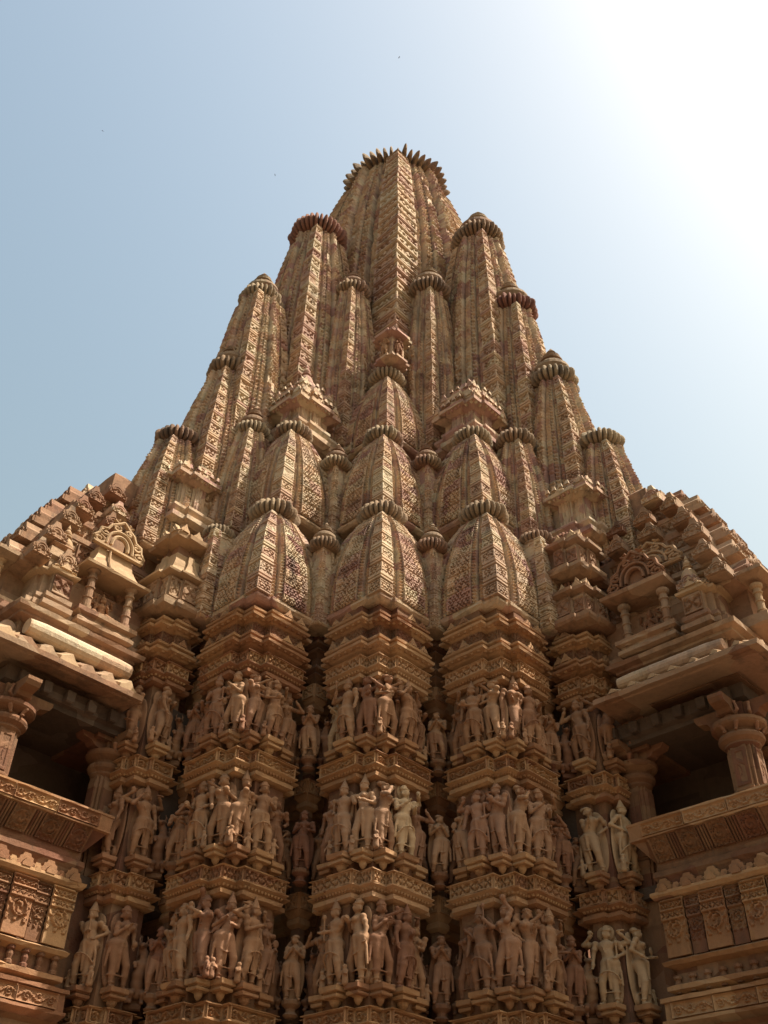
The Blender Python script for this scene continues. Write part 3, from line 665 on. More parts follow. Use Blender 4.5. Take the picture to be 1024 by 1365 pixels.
# ------------------------------------------------------------------ balconies and their stepped roofs
def colonnette(parent, fr, s, k, z0, z1, r, mat, name='column'):
    h = z1-z0; mb = MB(); c = fr((s, k, 0.))
    prof = [(1.5, 0), (1.5, .04), (1.25, .05), (1.3, .10), (.95, .12), (.95, .28), (1.15, .29), (1.15, .32), (.9, .33), (.88, .52), (1.12, .53), (1.12, .56), (.85, .57),
            (.83, .74), (1.15, .76), (1.15, .80), (.85, .81), (.9, .88), (1.3, .91), (1.5, .94), (1.5, 1)]
    lathe(mb, [(r*a_, z0+h*b_) for a_, b_ in prof], 12, c=(c[0], c[1])); return part(name, mb, mat, parent)
def pillar(fr, s, k, z0, z1, zc, w, label, group, rot=True):
    """faceted shaft, two-step capital and bracket block carrying the beam"""
    t = thing('balcony_pillar', label, 'pillar', W3(fr, s, k, z0), group=group)
    f2 = Fr(fr.e, fr.n); h = zc-z0
    sh = [(-w, -w*.55), (-w*.8, -w*.55), (-w*.8, -w*.8), (-w*.55, -w*.8), (-w*.55, -w), (w*.55, -w), (w*.55, -w*.8), (w*.8, -w*.8), (w*.8, -w*.55), (w, -w*.55),
          (w, w*.55), (w*.8, w*.55), (w*.8, w*.8), (w*.55, w*.8), (w*.55, w), (-w*.55, w), (-w*.55, w*.8), (-w*.8, w*.8), (-w*.8, w*.55), (-w, w*.55)]
    mb = MB(); sweep(mb, f2, sh, [(0, 0), (0, h*.2), (.015, h*.22), (.015, h*.26), (0, h*.28), (0, h)]); part('shaft', mb, M_WALL, t)
    for e in (0, 5, 10, 15):
        edge_relief(t, f2, [sh[j] for j in range(20)], {0: 19, 5: 4, 10: 9, 15: 14}[e], .002, h*.3, h*.95, pat_scroll, .014, M_WALL, name='shaft_panel')
    b = [(-w, -w), (w, -w), (w, w), (-w, w)]
    mb = MB(); lathe(mb, [(w*1.0, h-.02), (w*1.25, h+.03), (w*1.25, h+.06), (w*1.55, h+.11), (w*1.62, h+.15), (w*1.55, h+.19), (w*1.2, h+.21), (w*1.3, h+.25), (w*1.85, h+.31), (w*1.95, h+.34), (w*1.95, h+.39), (w*1.5, h+.43)], 24); part('capital', mb, M_WALL, t)
    mb = MB(); sweep(mb, f2, b, [(-.02, h+.40), (-.02, z1-z0)]); part('bracket_block', mb, M_WALL, t)
    for dv in ((1, 0), (0, 1), (-1, 0), (0, -1)):
        mb = MB(); d = np.array(dv); pr = np.array([-d[1], d[0]]); hb = z1-z0-h-.42
        pts = [(0, 0), (.12, .05), (.22, .18), (.26, .40), (.42, .55), (.46, .8), (.46, 1), (0, 1)]
        ax = f2((d[0], d[1], 0.)); wv = f2((pr[0], pr[1], 0.))
        o = f2((d[0]*w*.8-pr[0]*w*.55, d[1]*w*.8-pr[1]*w*.55, h+.42))
        prism(mb, [(u*1.0, v*hb) for u, v in pts], ax, (0, 0, 1), wv, o, w*1.1); part('bracket_arm', mb, M_WALL, t)
    return t
ROOFS = [(9.95, 4.86, -3.35), (10.55, 4.62, -3.52), (11.12, 4.36, -3.70), (11.66, 4.12, -3.90), (12.18, 3.80, -4.08), (12.7, 3.35, -4.25)]
def block_mesh(w=.36, d=.62, h=.42):
    mb = MB(); fr = XY; hw = w/2
    sweep(mb, fr, [(-hw, -d*.5), (hw, -d*.5), (hw, d*.5), (-hw, d*.5)], [(-.03, 0), (0, .03*h), (0, .30*h), (-.02, .34*h)])
    prism(mb, [(-hw*.72, 0), (hw*.72, 0), (hw*.78, .30*h), (hw*.40, .46*h), (hw*.22, .70*h), (-hw*.22, .70*h), (-hw*.40, .46*h), (-hw*.78, .30*h)], (1, 0, 0), (0, 0, 1), (0, 1, 0), (0, -d*.36, .3*h), d*.8)
    prism(mb, np.array(GABLE)*(w*.55, h*.42), (1, 0, 0), (0, 0, 1), (0, -1, 0), (0, -d*.36, .36*h), .04)
    prism(mb, np.array(GABLE)*(w*.30, h*.18), (1, 0, 0), (0, 0, 1), (0, -1, 0), (0, -d*.5, .07*h), .025)
    relief(mb, (-hw*.95, -d*.5-.012, .06*h), (hw*.95, -d*.5-.012, .06*h), (-hw*.95, -d*.5-.012, .29*h), (hw*.95, -d*.5-.012, .29*h), (0, -1, 0), pat_open, .03, .018)
    for rr, k in ((.30, 1.0), (.18, .9)):
        tube(mb, [(hw*rr*2*math.cos(a), -d*.36-.045, h*(.42+.42*rr*2*max(0, math.sin(a)))) for a in np.linspace(-.3, math.pi+.3, 12)], .014*k, 5)
    for sg in (-1, 1): tube(mb, [(sg*hw*(.72+.16*math.cos(a)*(1-a/9)), -d*.36-.02, h*(.46+.16*math.sin(a)*(1-a/9))) for a in np.linspace(0, 7, 14)], .013, 5)
    return mb.mesh('roof_block')
BLOCK = block_mesh()
def balcony(side):
    Lf = side == 'left'; e, n = (A2, B2) if Lf else (B2, A2)
    f0 = Fr(e, n, 0.0 if Lf else .12); nm = side
    s_in, s_out, kf, kb = 2.1, 4.52, -3.25, -6.4
    base = W3(f0, 3.4, -4.7, -1.6)
    t = thing('balcony', '%s balcony with leaning carved parapet, dark opening and broad stone eave' % nm, 'balcony', base)
    o = -np.array(base); fr = lambda P: f0(P) + o
    class FF: pass
    ff = FF(); 
    def call(P): return f0(P) + o
    poly0 = [(1.6, kb), (s_out, kb), (s_out, kf), (1.6, kf)]; poly1 = [(2.64, kb), (s_out, kb), (s_out, kf), (2.64, kf)]; poly2 = [(3.0, kb), (s_out, kb), (s_out, kf), (3.0, kf)]; sw_low = [1]
    def sw(nm_, prof, mat=M_WALL, parent=t, **k):
        mb = MB(); sweep(mb, call, (poly0, poly1, poly2)[sw_low[0]], prof, **k); return part(nm_, mb, mat, parent)
    # plinth and base mouldings
    sw('plinth', [(.9, -1.6), (.9, 0), (.6, .2), (.6, 1.6), (.35, 1.9), (.45, 2.3), (.2, 2.6), (.2, 3.2), (.28, 3.25), (.0, 3.3)])
    sw('base_moulding', [(.0, 3.2), (.15, 3.38), (.15, 3.42), (.11, 3.43), (.11, 3.64), (.15, 3.65), (.15, 3.70), (-.02, 3.74)], M_FRZ)
    sw('wall', [(-.06, 3.6), (-.06, 5.2)])
    mb = MB(); box(mb, call, 1.6, 2.75, kb, kf-.22, -1.6, 5.2); part('core_wall', mb, M_WALL, t)
    def slab(nm_, s0, s1, k, z0, z1, fn, dep, mat=M_WALL, k1=None, end=False, parent=t, res=.016, inset=.0):
        k1 = k if k1 is None else k1
        if not end: c = [(s0, k, z0), (s1, k, z0), (s0, k1, z1), (s1, k1, z1)]; nn = np.array([*n, 0.])
        else: c = [(k, s0, z0), (k, s1, z0), (k1, s0, z1), (k1, s1, z1)]; nn = np.array([*e, 0.])
        c = [call(np.array(x, float)) for x in c]
        mb = MB(); relief(mb, *c, nn, fn, dep, res); return part(nm_, mb, mat, parent)
    # scroll on the base, balusters, tall slabs, leaf pads
    for i in range(3): slab('scroll_panel', 2.64+.62*i, 3.25+.62*i, kf+.114, 3.44, 3.63, pat_scroll, .035, M_FRZ)
    for i in range(4): slab('scroll_panel', -3.3-.6*i-.59, -3.3-.6*i, s_out+.114, 3.44, 3.63, pat_scroll, .035, M_FRZ, end=True)
    sw('lower_ledge', [(-.06, 3.74), (.06, 3.80), (.06, 3.86), (-.05, 3.9)], M_FRZ)
    sw('upper_ledge', [(-.06, 4.08), (.05, 4.12), (.08, 4.17), (.02, 4.2), (-.05, 4.22)], M_FRZ)
    for i in range(9):
        for end in (0, 1):
            s, k = (2.72+.225*i, kf-.02) if not end else (s_out-.02, -3.35-.27*i)
            mb = MB(); c = call(np.array([s, k, 0.])); lathe(mb, [(.055, 3.88), (.055, 3.92), (.035, 3.94), (.05, 4.0), (.035, 4.05), (.06, 4.07), (.06, 4.11)], 8, c=(c[0], c[1]), z0=o[2]); 
            # lathe adds world-z offsets itself
            part('baluster', mb, M_WALL, t)
    n_sl = 3
    for i in range(n_sl):
        w = .62; s0 = 2.64+w*i
        st = (i % 2)*.03
        slab('carved_slab', s0+.02, s0+w*.60, kf+.05, 4.22, 5.0, pat_slab, .045, M_FRZ)
        slab('carved_slab', s0+w*.60+.015, s0+w-.015, kf-.0, 4.22, 5.0, pat_scroll if False else (lambda u, v, w_, h_: pat_slab(u, v, w_, h_)), .04, M_WALL)
        slab('carved_slab', -3.33-w*i-w*.60, -3.33-w*i-.02, s_out+.05, 4.22, 5.0, pat_slab, .045, M_FRZ, end=True)
        slab('carved_slab', -3.33-w*i-w+.015, -3.33-w*i-w*.6-.015, s_out, 4.22, 5.0, pat_slab, .04, M_WALL, end=True)
    sw('pad_ledge', [(-.06, 4.98), (.06, 5.02), (.10, 5.07), (.10, 5.11), (.0, 5.14)], M_FRZ)
    for i in range(10):
        big = i % 2 == 0
        for end in (0, 1):
            s, k, dv = (2.76+.19*i, kf+.13, (0, 1)) if not end else (s_out+.13, -3.47-.23*i, (1, 0))
            wd = np.array([*(dv[0]*e+dv[1]*n), 0.]); g = call(np.array([s-dv[0]*.07, k-dv[1]*.07, 5.06]))
            part('leaf_pad', gable_mesh(.30, .24, .16, PAD) if big else gable_mesh(.20, .15, .12, PAD), M_FRZ, t, tuple(g), (0, 0, face_rot(wd)))
    sw('parapet_sill', [(-.05, 5.16), (.0, 5.28), (.04, 5.34), (.03, 5.42), (-.02, 5.44), (-.02, 5.56), (-.1, 5.58)], M_WALL)
    # leaning seat-back
    sw('seat_back', [(-.06, 5.5), (-.04, 5.54), (.20, 5.86), (.05, 5.9), (-.10, 5.55)], M_WALL, top=False, bot=False)
    i = 0; s = 2.70
    while s < s_out-.1:
        slab('medallion_panel', s, s+.30, kf-.015, 5.55, 5.84, pat_medal, .04, M_WALL, k1=kf+.205)
        for j in range(3):
            mb = MB(); q0 = s+.335+j*.045
            if q0 > s_out-.05: continue
            tube(mb, [call(np.array([q0, kf-.01+.22*u, 5.55+.29*u])) for u in (0, .5, 1)], .017, 6); part('rib', mb, M_WALL, t)
        s += .47
    k = -3.35
    while k > -6:
        slab('medallion_panel', k-.30, k, s_out-.015, 5.55, 5.84, pat_medal, .04, M_WALL, k1=s_out+.205, end=True)
        for j in range(3):
            mb = MB(); q0 = k-.335-j*.045
            tube(mb, [call(np.array([s_out-.01+.22*u, q0, 5.55+.29*u])) for u in (0, .5, 1)], .017, 6); part('rib', mb, M_WALL, t)
        k -= .47
    sw('top_rail', [(.17, 5.84), (.235, 5.86), (.235, 5.885), (.215, 5.89), (.235, 6.08), (.25, 6.09), (.25, 6.12), (.02, 6.13), (.02, 5.9)], M_FRZ, top=False, bot=False)
    for i in range(3): slab('rail_panel', 2.64+.7*i, 3.325+.7*i, kf+.219, 5.895, 6.075, pat_scroll, .035, M_FRZ, k1=kf+.238)
    for i in range(3): slab('rail_panel', -3.05-.9*i-.885, -3.05-.9*i, s_out+.219, 5.895, 6.075, pat_scroll, .035, M_FRZ, k1=s_out+.238, end=True)
    sw_low[0] = 0
    # floor, back walls, ceiling of the dark porch
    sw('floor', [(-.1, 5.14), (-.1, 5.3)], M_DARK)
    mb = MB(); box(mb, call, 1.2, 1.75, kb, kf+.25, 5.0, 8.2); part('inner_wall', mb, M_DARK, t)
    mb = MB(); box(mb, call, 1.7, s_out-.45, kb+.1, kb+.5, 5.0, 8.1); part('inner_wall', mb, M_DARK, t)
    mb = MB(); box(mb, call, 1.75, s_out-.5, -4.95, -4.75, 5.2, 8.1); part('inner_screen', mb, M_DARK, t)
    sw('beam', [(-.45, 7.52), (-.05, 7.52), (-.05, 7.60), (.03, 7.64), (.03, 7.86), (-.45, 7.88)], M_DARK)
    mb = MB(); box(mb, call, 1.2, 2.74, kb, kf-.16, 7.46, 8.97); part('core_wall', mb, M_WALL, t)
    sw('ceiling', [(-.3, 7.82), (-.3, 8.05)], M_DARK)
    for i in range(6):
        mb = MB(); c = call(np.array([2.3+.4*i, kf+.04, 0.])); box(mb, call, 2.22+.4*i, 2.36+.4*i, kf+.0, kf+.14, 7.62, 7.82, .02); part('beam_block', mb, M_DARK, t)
    # broad eave
    ze = 8.0 if Lf else 8.08; ov = .52 if Lf else .66
    sw_low[0] = 2
    e1 = sw('eave', [(-.1, ze+.02), (.05, ze-.04), (ov-.14, ze-.09), (ov-.13, ze-.06), (ov, ze-.08), (ov+.01, ze+.0), (ov-.04, ze+.03), (.12, ze+.30), (-.1, ze+.34)], M_ROOF)
    r = random.Random(5)
    for i in range(8):
        s0 = 2.56+.36*i
        if s0 > s_out+ov-.3: continue
        for end in (0, 1):
            mb = MB()
            if Lf:                                                  # worn ribs on the eave top, ending in small tongues
                w = .20; pts = [(0, 0), (.10, .07), (.16, .16), (.24, .10), (.34, .07), (.36, .0)]
                ax = np.array([*(e if not end else n), 0.]); wv = -np.array([*(n if not end else e), 0.])
                P0 = call(np.array([s0, kf+ov-.03, ze+.01]) if not end else np.array([s_out+ov-.03, kf+ov-.30-.36*i-.36, ze+.01]))
                prism(mb, [(u, v*(.8+.4*r.random())) for u, v in pts], ax, (0, 0, 1), wv + np.array([0, 0, .55]), P0, .42); part('eave_rib', mb, M_ROOF if i % 3 else M_STATP, e1)
            else:
                ax = np.array([*(e if not end else n), 0.]); wv = -np.array([*(n if not end else e), 0.])
                P0 = call(np.array([s0+.05, kf+ov-.02, ze+.03]) if not end else np.array([s_out+ov-.02, kf+ov-.35-.36*i, ze+.03]))
                prism(mb, [(0, 0), (.13, 0), (.14, .03), (.07, .075)], ax, (0, 0, 1), wv + np.array([0, 0, .4]), P0, .28); part('eave_tip', mb, M_STATP, e1)
    # roll moulding above the eave
    mb = MB(); pts = np.linspace(0, 1, 8); rr = .15 if Lf else .12
    kz = (kf+.16, 8.50) if Lf else (kf+.22, 8.46)
    tube(mb, [call(np.array([2.62+(4.5-2.62)*u, kz[0], kz[1]])) for u in pts], [rr*.9]+[rr]*6+[rr*.85], 14); part('roll_moulding', mb, M_STONE, t)
    mb = MB(); tube(mb, [call(np.array([4.66, kf-.1-2.6*u, kz[1]])) for u in pts], [rr*.9]+[rr]*6+[rr*.85], 14); part('roll_moulding', mb, M_STONE, t)
    # frieze band and cornice over the eave
    sw_low[0] = 1
    sw('attic_wall', [(-.02, 8.05), (-.02, 8.8), (-.3, 9.0)])
    for i in range(4): slab('attic_panel', 2.68+.45*i, 3.11+.45*i, kf-.01, 8.46, 8.70, pat_open, .04, M_ROOF)
    for i in range(5): slab('attic_panel', -3.3-.45*i-.43, -3.3-.45*i, s_out-.01, 8.46, 8.70, pat_open, .04, M_ROOF, end=True)
    sw('attic_cornice', [(-.1, 8.62), (.06, 8.70), (.12, 8.72), (.12, 8.77), (.22, 8.80), (.24, 8.87), (.05, 8.93), (-.05, 8.95), (-.05, 9.02), (-.3, 9.05)], M_ROOF)
    # stepped roof: a thing of its own
    rt = thing('stepped_roof', '%s stepped stone roof of stacked gabled blocks above the balcony' % nm, 'roof', W3(f0, 3.4, -4.7, 8.95))
    o2 = -np.array(W3(f0, 3.4, -4.7, 8.95)); call2 = lambda P: f0(P)+o2
    kc = -4.75
    def rect(sx, kx): return [(1.4, 2*kc-kx), (sx, 2*kc-kx), (sx, kx), (1.4, kx)]
    mb = MB(); sweep(mb, call2, rect(4.55, -3.3), [(-.1, 8.98), (0, 9.0), (0, 9.15), (-.15, 9.2), (-.15, 9.9)]); part('roof_base', mb, M_ROOF, rt)
    for i, (z, so, ko) in enumerate(ROOFS):
        if not Lf: so += .05*i; z += .03*i
        mb = MB(); sweep(mb, call2, rect(so-.10, ko-.10), [(-.25, z-.22), (0, z-.14), (0, z-.04), (-.06, z+.0), (-.2, z+.06), (-.2, z+.44)]); part('roof_tier', mb, M_ROOF, rt)
        for face in (0, 1):
            L0, L1 = (so-.4, 2.2) if face == 0 else (ko-.4, 2*kc-ko+.4); m = max(1, int(abs(L1-L0)/.5)); dd = (L1-L0)/m
            for j in range(m):
                qa, qb = L0+dd*(j+.04), L0+dd*(j+.96)
                cs = [(qa, ko-.295, z+.08), (qb, ko-.295, z+.08), (qa, ko-.295, z+.36), (qb, ko-.295, z+.36)] if face == 0 else [(so-.295, qa, z+.08), (so-.295, qb, z+.08), (so-.295, qa, z+.36), (so-.295, qb, z+.36)]
                mb = MB(); relief(mb, *[call2(np.array(x)) for x in cs], np.array([*(n if face == 0 else e), 0.]), pat_open if (i+j) % 2 else pat_medal, .05, .022); part('carved_panel', mb, M_ROOF, rt)
        for face in (0, 1, 2):
            if face == 0: L0, L1, dv = so-.12, 2.1, (0, 1)
            else: L0, L1, dv = ko-.12, 2*kc-ko+.12, (1, 0)
            if face == 2: continue
            nb = max(1, int(abs(L1-L0)/.52))
            for j in range(nb):
                q = L0 + (L1-L0)*(j+.35)/nb if face == 0 else L0 + (L1-L0)*(j+.5)/nb
                if face == 0 and i < 3 and q < 3.9 : continue          # shrines stand there
                s, k = (q, ko-.18) if face == 0 else (so-.18, q)
                wd = np.array([*(dv[0]*e+dv[1]*n), 0.]); p = call2(np.array([s, k, z-.10]))
                sc = r.uniform(.9, 1.12)
                part('roof_block', BLOCK, M_ROOF if r.random() < .75 else M_SPIRE, rt, tuple(p), (r.uniform(-.03, .03), r.uniform(-.03, .03), face_rot(wd)+r.uniform(-.06, .06)), (sc, r.uniform(.9, 1.1), r.uniform(.95, 1.15)))
    mb = MB(); sweep(mb, call2, rect(3.1, -4.3), [(0, 12.7), (0, 13.3), (-.3, 13.6)]); part('roof_cap', mb, M_ROOF, rt)
    # niche shrine with seated deity and openwork gable
    zb = 9.02
    nt = thing('niche_shrine', ('pillared niche with smooth pale canopy and openwork arch on the left balcony roof' if Lf else 'pillared niche with dark red fretted gable on the right balcony roof'), 'shrine', W3(f0, 3.15, -3.2, zb))
    o3 = -np.array(W3(f0, 3.15, -3.2, zb)); call3 = lambda P: f0(P)+o3
    rc = lambda s0, s1, k0, k1: [(s0, k0), (s1, k0), (s1, k1), (s0, k1)]
    mb = MB(); sweep(mb, call3, rc(2.62, 3.72, -3.9, -3.12), [(-.06, zb), (0, zb+.04), (0, zb+.10), (-.05, zb+.14), (-.05, zb+.18), (.02, zb+.22), (.02, zb+.30)]); part('base', mb, M_ROOF, nt)
    mb = MB(); sweep(mb, call3, rc(2.66, 3.68, -3.9, -3.62), [(0, zb+.28), (0, zb+1.2)]); part('back_wall', mb, M_ROOF, nt)
    cf = Fr(e, n); cfr = lambda P: cf(P)+o3[:2].tolist()+[0] if False else call3(P)
    for s in (2.80, 3.56): 
        q = colonnette(nt, call3, s, -3.24, zb+.30+o3[2], zb+1.13+o3[2], .075, M_ROOF)
        q = colonnette(nt, call3, s, -3.58, zb+.30+o3[2], zb+1.13+o3[2], .065, M_ROOF)
    if Lf:
        mb = MB(); sweep(mb, call3, rc(2.60, 3.76, -3.9, -3.10), [(-.1, zb+1.10), (.05, zb+1.12), (.06, zb+1.16)] + [(.05-.30*math.sin(a)**1.3, zb+1.16+.62*(1-math.cos(a))) for a in np.linspace(.2, 1.5, 10)] + [(-.3, zb+1.80)])
        part('canopy', mb, M_STATP, nt)
        mb = MB(); tube(mb, [call3(np.array([3.32, -3.045-.26*math.sin(a)**1.3, zb+1.17+.62*(1-math.cos(a))])) for a in np.linspace(.2, 1.5, 8)], .022, 6); part('canopy_rib', mb, M_STATP, nt)
        fretwork(nt, call3(np.array([3.18, -3.30, zb+1.74])), e, 1.0, .66, M_STATP, back=False, nrm=n)
        mb = MB(); box(mb, call3, 2.95, 3.4, -3.75, -3.55, zb+1.6, zb+2.2); part('gable_support', mb, M_ROOF, nt)
    else:
        mb = MB(); sweep(mb, call3, rc(2.56, 3.68, -3.9, -3.06), [(-.15, zb+1.06), (.06, zb+1.12), (.08, zb+1.18), (-.02, zb+1.24), (-.1, zb+1.3)]); part('canopy', mb, M_ROOF, nt)
        fretwork(nt, call3(np.array([3.14, -3.16, zb+1.28])), e, 1.05, .72, M_STATR, nrm=n)
        fretwork(nt, call3(np.array([3.30, -3.55, zb+1.72])), e, 1.15, .62, M_STATP, back=False, nrm=n)
        mb = MB(); sweep(mb, call3, rc(2.7, 3.6, -3.9, -3.3), [(0, zb+1.2), (-.1, zb+1.75)]); part('gable_support', mb, M_ROOF, nt)
    # small roofed shrine outside the niche
    st = thing('corner_shrine', '%s roof corner shrine with %s' % (nm, 'carved panel and round pale gable' if Lf else 'wavy layered pale roof and bun finial'), 'shrine', W3(f0, 4.15, -3.4, zb))
    o4 = -np.array(W3(f0, 4.15, -3.4, zb)); call4 = lambda P: f0(P)+o4
    P4 = [(3.86, -3.9), (4.46, -3.9), (4.46, -3.42), (4.40, -3.42), (4.40, -3.30), (4.30, -3.30), (4.30, -3.18), (3.86, -3.18)]
    mb = MB(); sweep(mb, call4, P4, [(-.03, zb), (.05, zb+.03), (.05, zb+.12), (-.02, zb+.16), (.02, zb+.2), (.02, zb+.27), (-.05, zb+.3)]); part('base', mb, M_ROOF, st)
    mb = MB(); sweep(mb, call4, P4, [(-.05, zb+.28), (-.05, zb+.72)]); part('wall', mb, M_ROOF, st)
    for s0, s1, k0 in ((3.90, 4.22, -3.18-.05),): 
        c = [call4(np.array(x)) for x in ((s0, k0, zb+.32), (s1, k0, zb+.32), (s0, k0, zb+.66), (s1, k0, zb+.66))]
        mb = MB(); relief(mb, *c, np.array([*n, 0.]), pat_open, .05, .018); part('carved_panel', mb, M_ROOF, st)
    for i in range(1 if Lf else 4):
        oo = -.085*i; zz = zb+.68+.12*i
        mb = MB(); sweep(mb, call4, P4, [(oo-.12, zz-.02), (oo+.04, zz+.03), (oo+.05, zz+.07), (oo-.05, zz+.12), (oo-.14, zz+.14)]); ev = part('eave', mb, M_STATP if not Lf or i == 0 else M_ROOF, st)
    zt_ = zb+.80+(0 if Lf else .36)
    wd = n
    
    part('gable', gable_mesh(.44, .26, .12), M_STATP, st, tuple(call4(np.array([4.08, -3.2, zb+.78]))), (0, 0, face_rot(wd)))
    wd = e; part('gable', gable_mesh(.3, .22, .12), M_STATP, st, tuple(call4(np.array([4.44, -3.6, zb+.78]))), (0, 0, face_rot(wd)))
    if Lf:
        mb = MB(); sweep(mb, call4, [(3.95, -3.85), (4.3, -3.85), (4.3, -3.4), (3.95, -3.4)], [(0, zb+.8), (0, zb+1.05), (.06, zb+1.1), (.06, zb+1.25), (-.05, zb+1.3), (-.05, zb+1.36), (.02, zb+1.4), (-.1, zb+1.55)]); part('roof_block', mb, M_ROOF, st)
    part('finial', _disc[(26,)][1], M_STATP, st, tuple(call4(np.array([4.05 if Lf else 3.95, -3.55, zt_+(.6 if Lf else .0)]))), scale=(.22, .22, .28))
    # outer porch columns standing on the cornice corner
    ct = thing('roof_porch', 'small columned porch at the outer corner of the %s balcony roof' % nm, 'porch', W3(f0, 4.6, -3.9, zb))
    o5 = -np.array(W3(f0, 4.6, -3.9, zb)); call5 = lambda P: f0(P)+o5
    mb = MB(); sweep(mb, call5, rc(4.1, 5.05, -4.9, -3.62), [(0, zb-.1), (.03, zb-.06), (.03, zb+.12), (-.03, zb+.16)]); part('base', mb, M_ROOF, ct)
    for s, k in ((4.95, -3.74), (4.95, -4.6)): colonnette(ct, call5, s, k, zb+.12+o5[2], zb+.84+o5[2], .07, M_STATP)
    mb = MB(); sweep(mb, call5, rc(4.0, 5.05, -4.9, -3.62), [(0, zb+.80), (.14, zb+.86), (.14, zb+.92), (-.05, zb+1.06), (-.3, zb+1.12)]); part('canopy', mb, M_ROOF, ct)
    mb = MB(); sweep(mb, call5, rc(4.0, 4.75, -4.9, -3.85), [(0, zb+.1), (0, zb+.86)]); part('back_wall', mb, M_ROOF, ct)
    # pillars
    g = 'balcony pillars'
    pillar(f0, 4.30, -3.36, 6.0, 7.55, 6.86, .21, 'squat pillar with two-step capital on the %s parapet corner' % nm, g)
    pillar(f0, 2.35, -3.62, 5.3, 7.55, 6.9, .18, 'shadowed pillar at the inner end of the %s balcony opening' % nm, g)
    pillar(f0, 4.30, -4.6, 5.9, 7.55, 6.86, .21, 'pillar on the outer end of the %s balcony, behind the corner pillar' % nm, g)
    return f0
FRL = balcony('left'); FRR = balcony('right')
#>>BALCONY

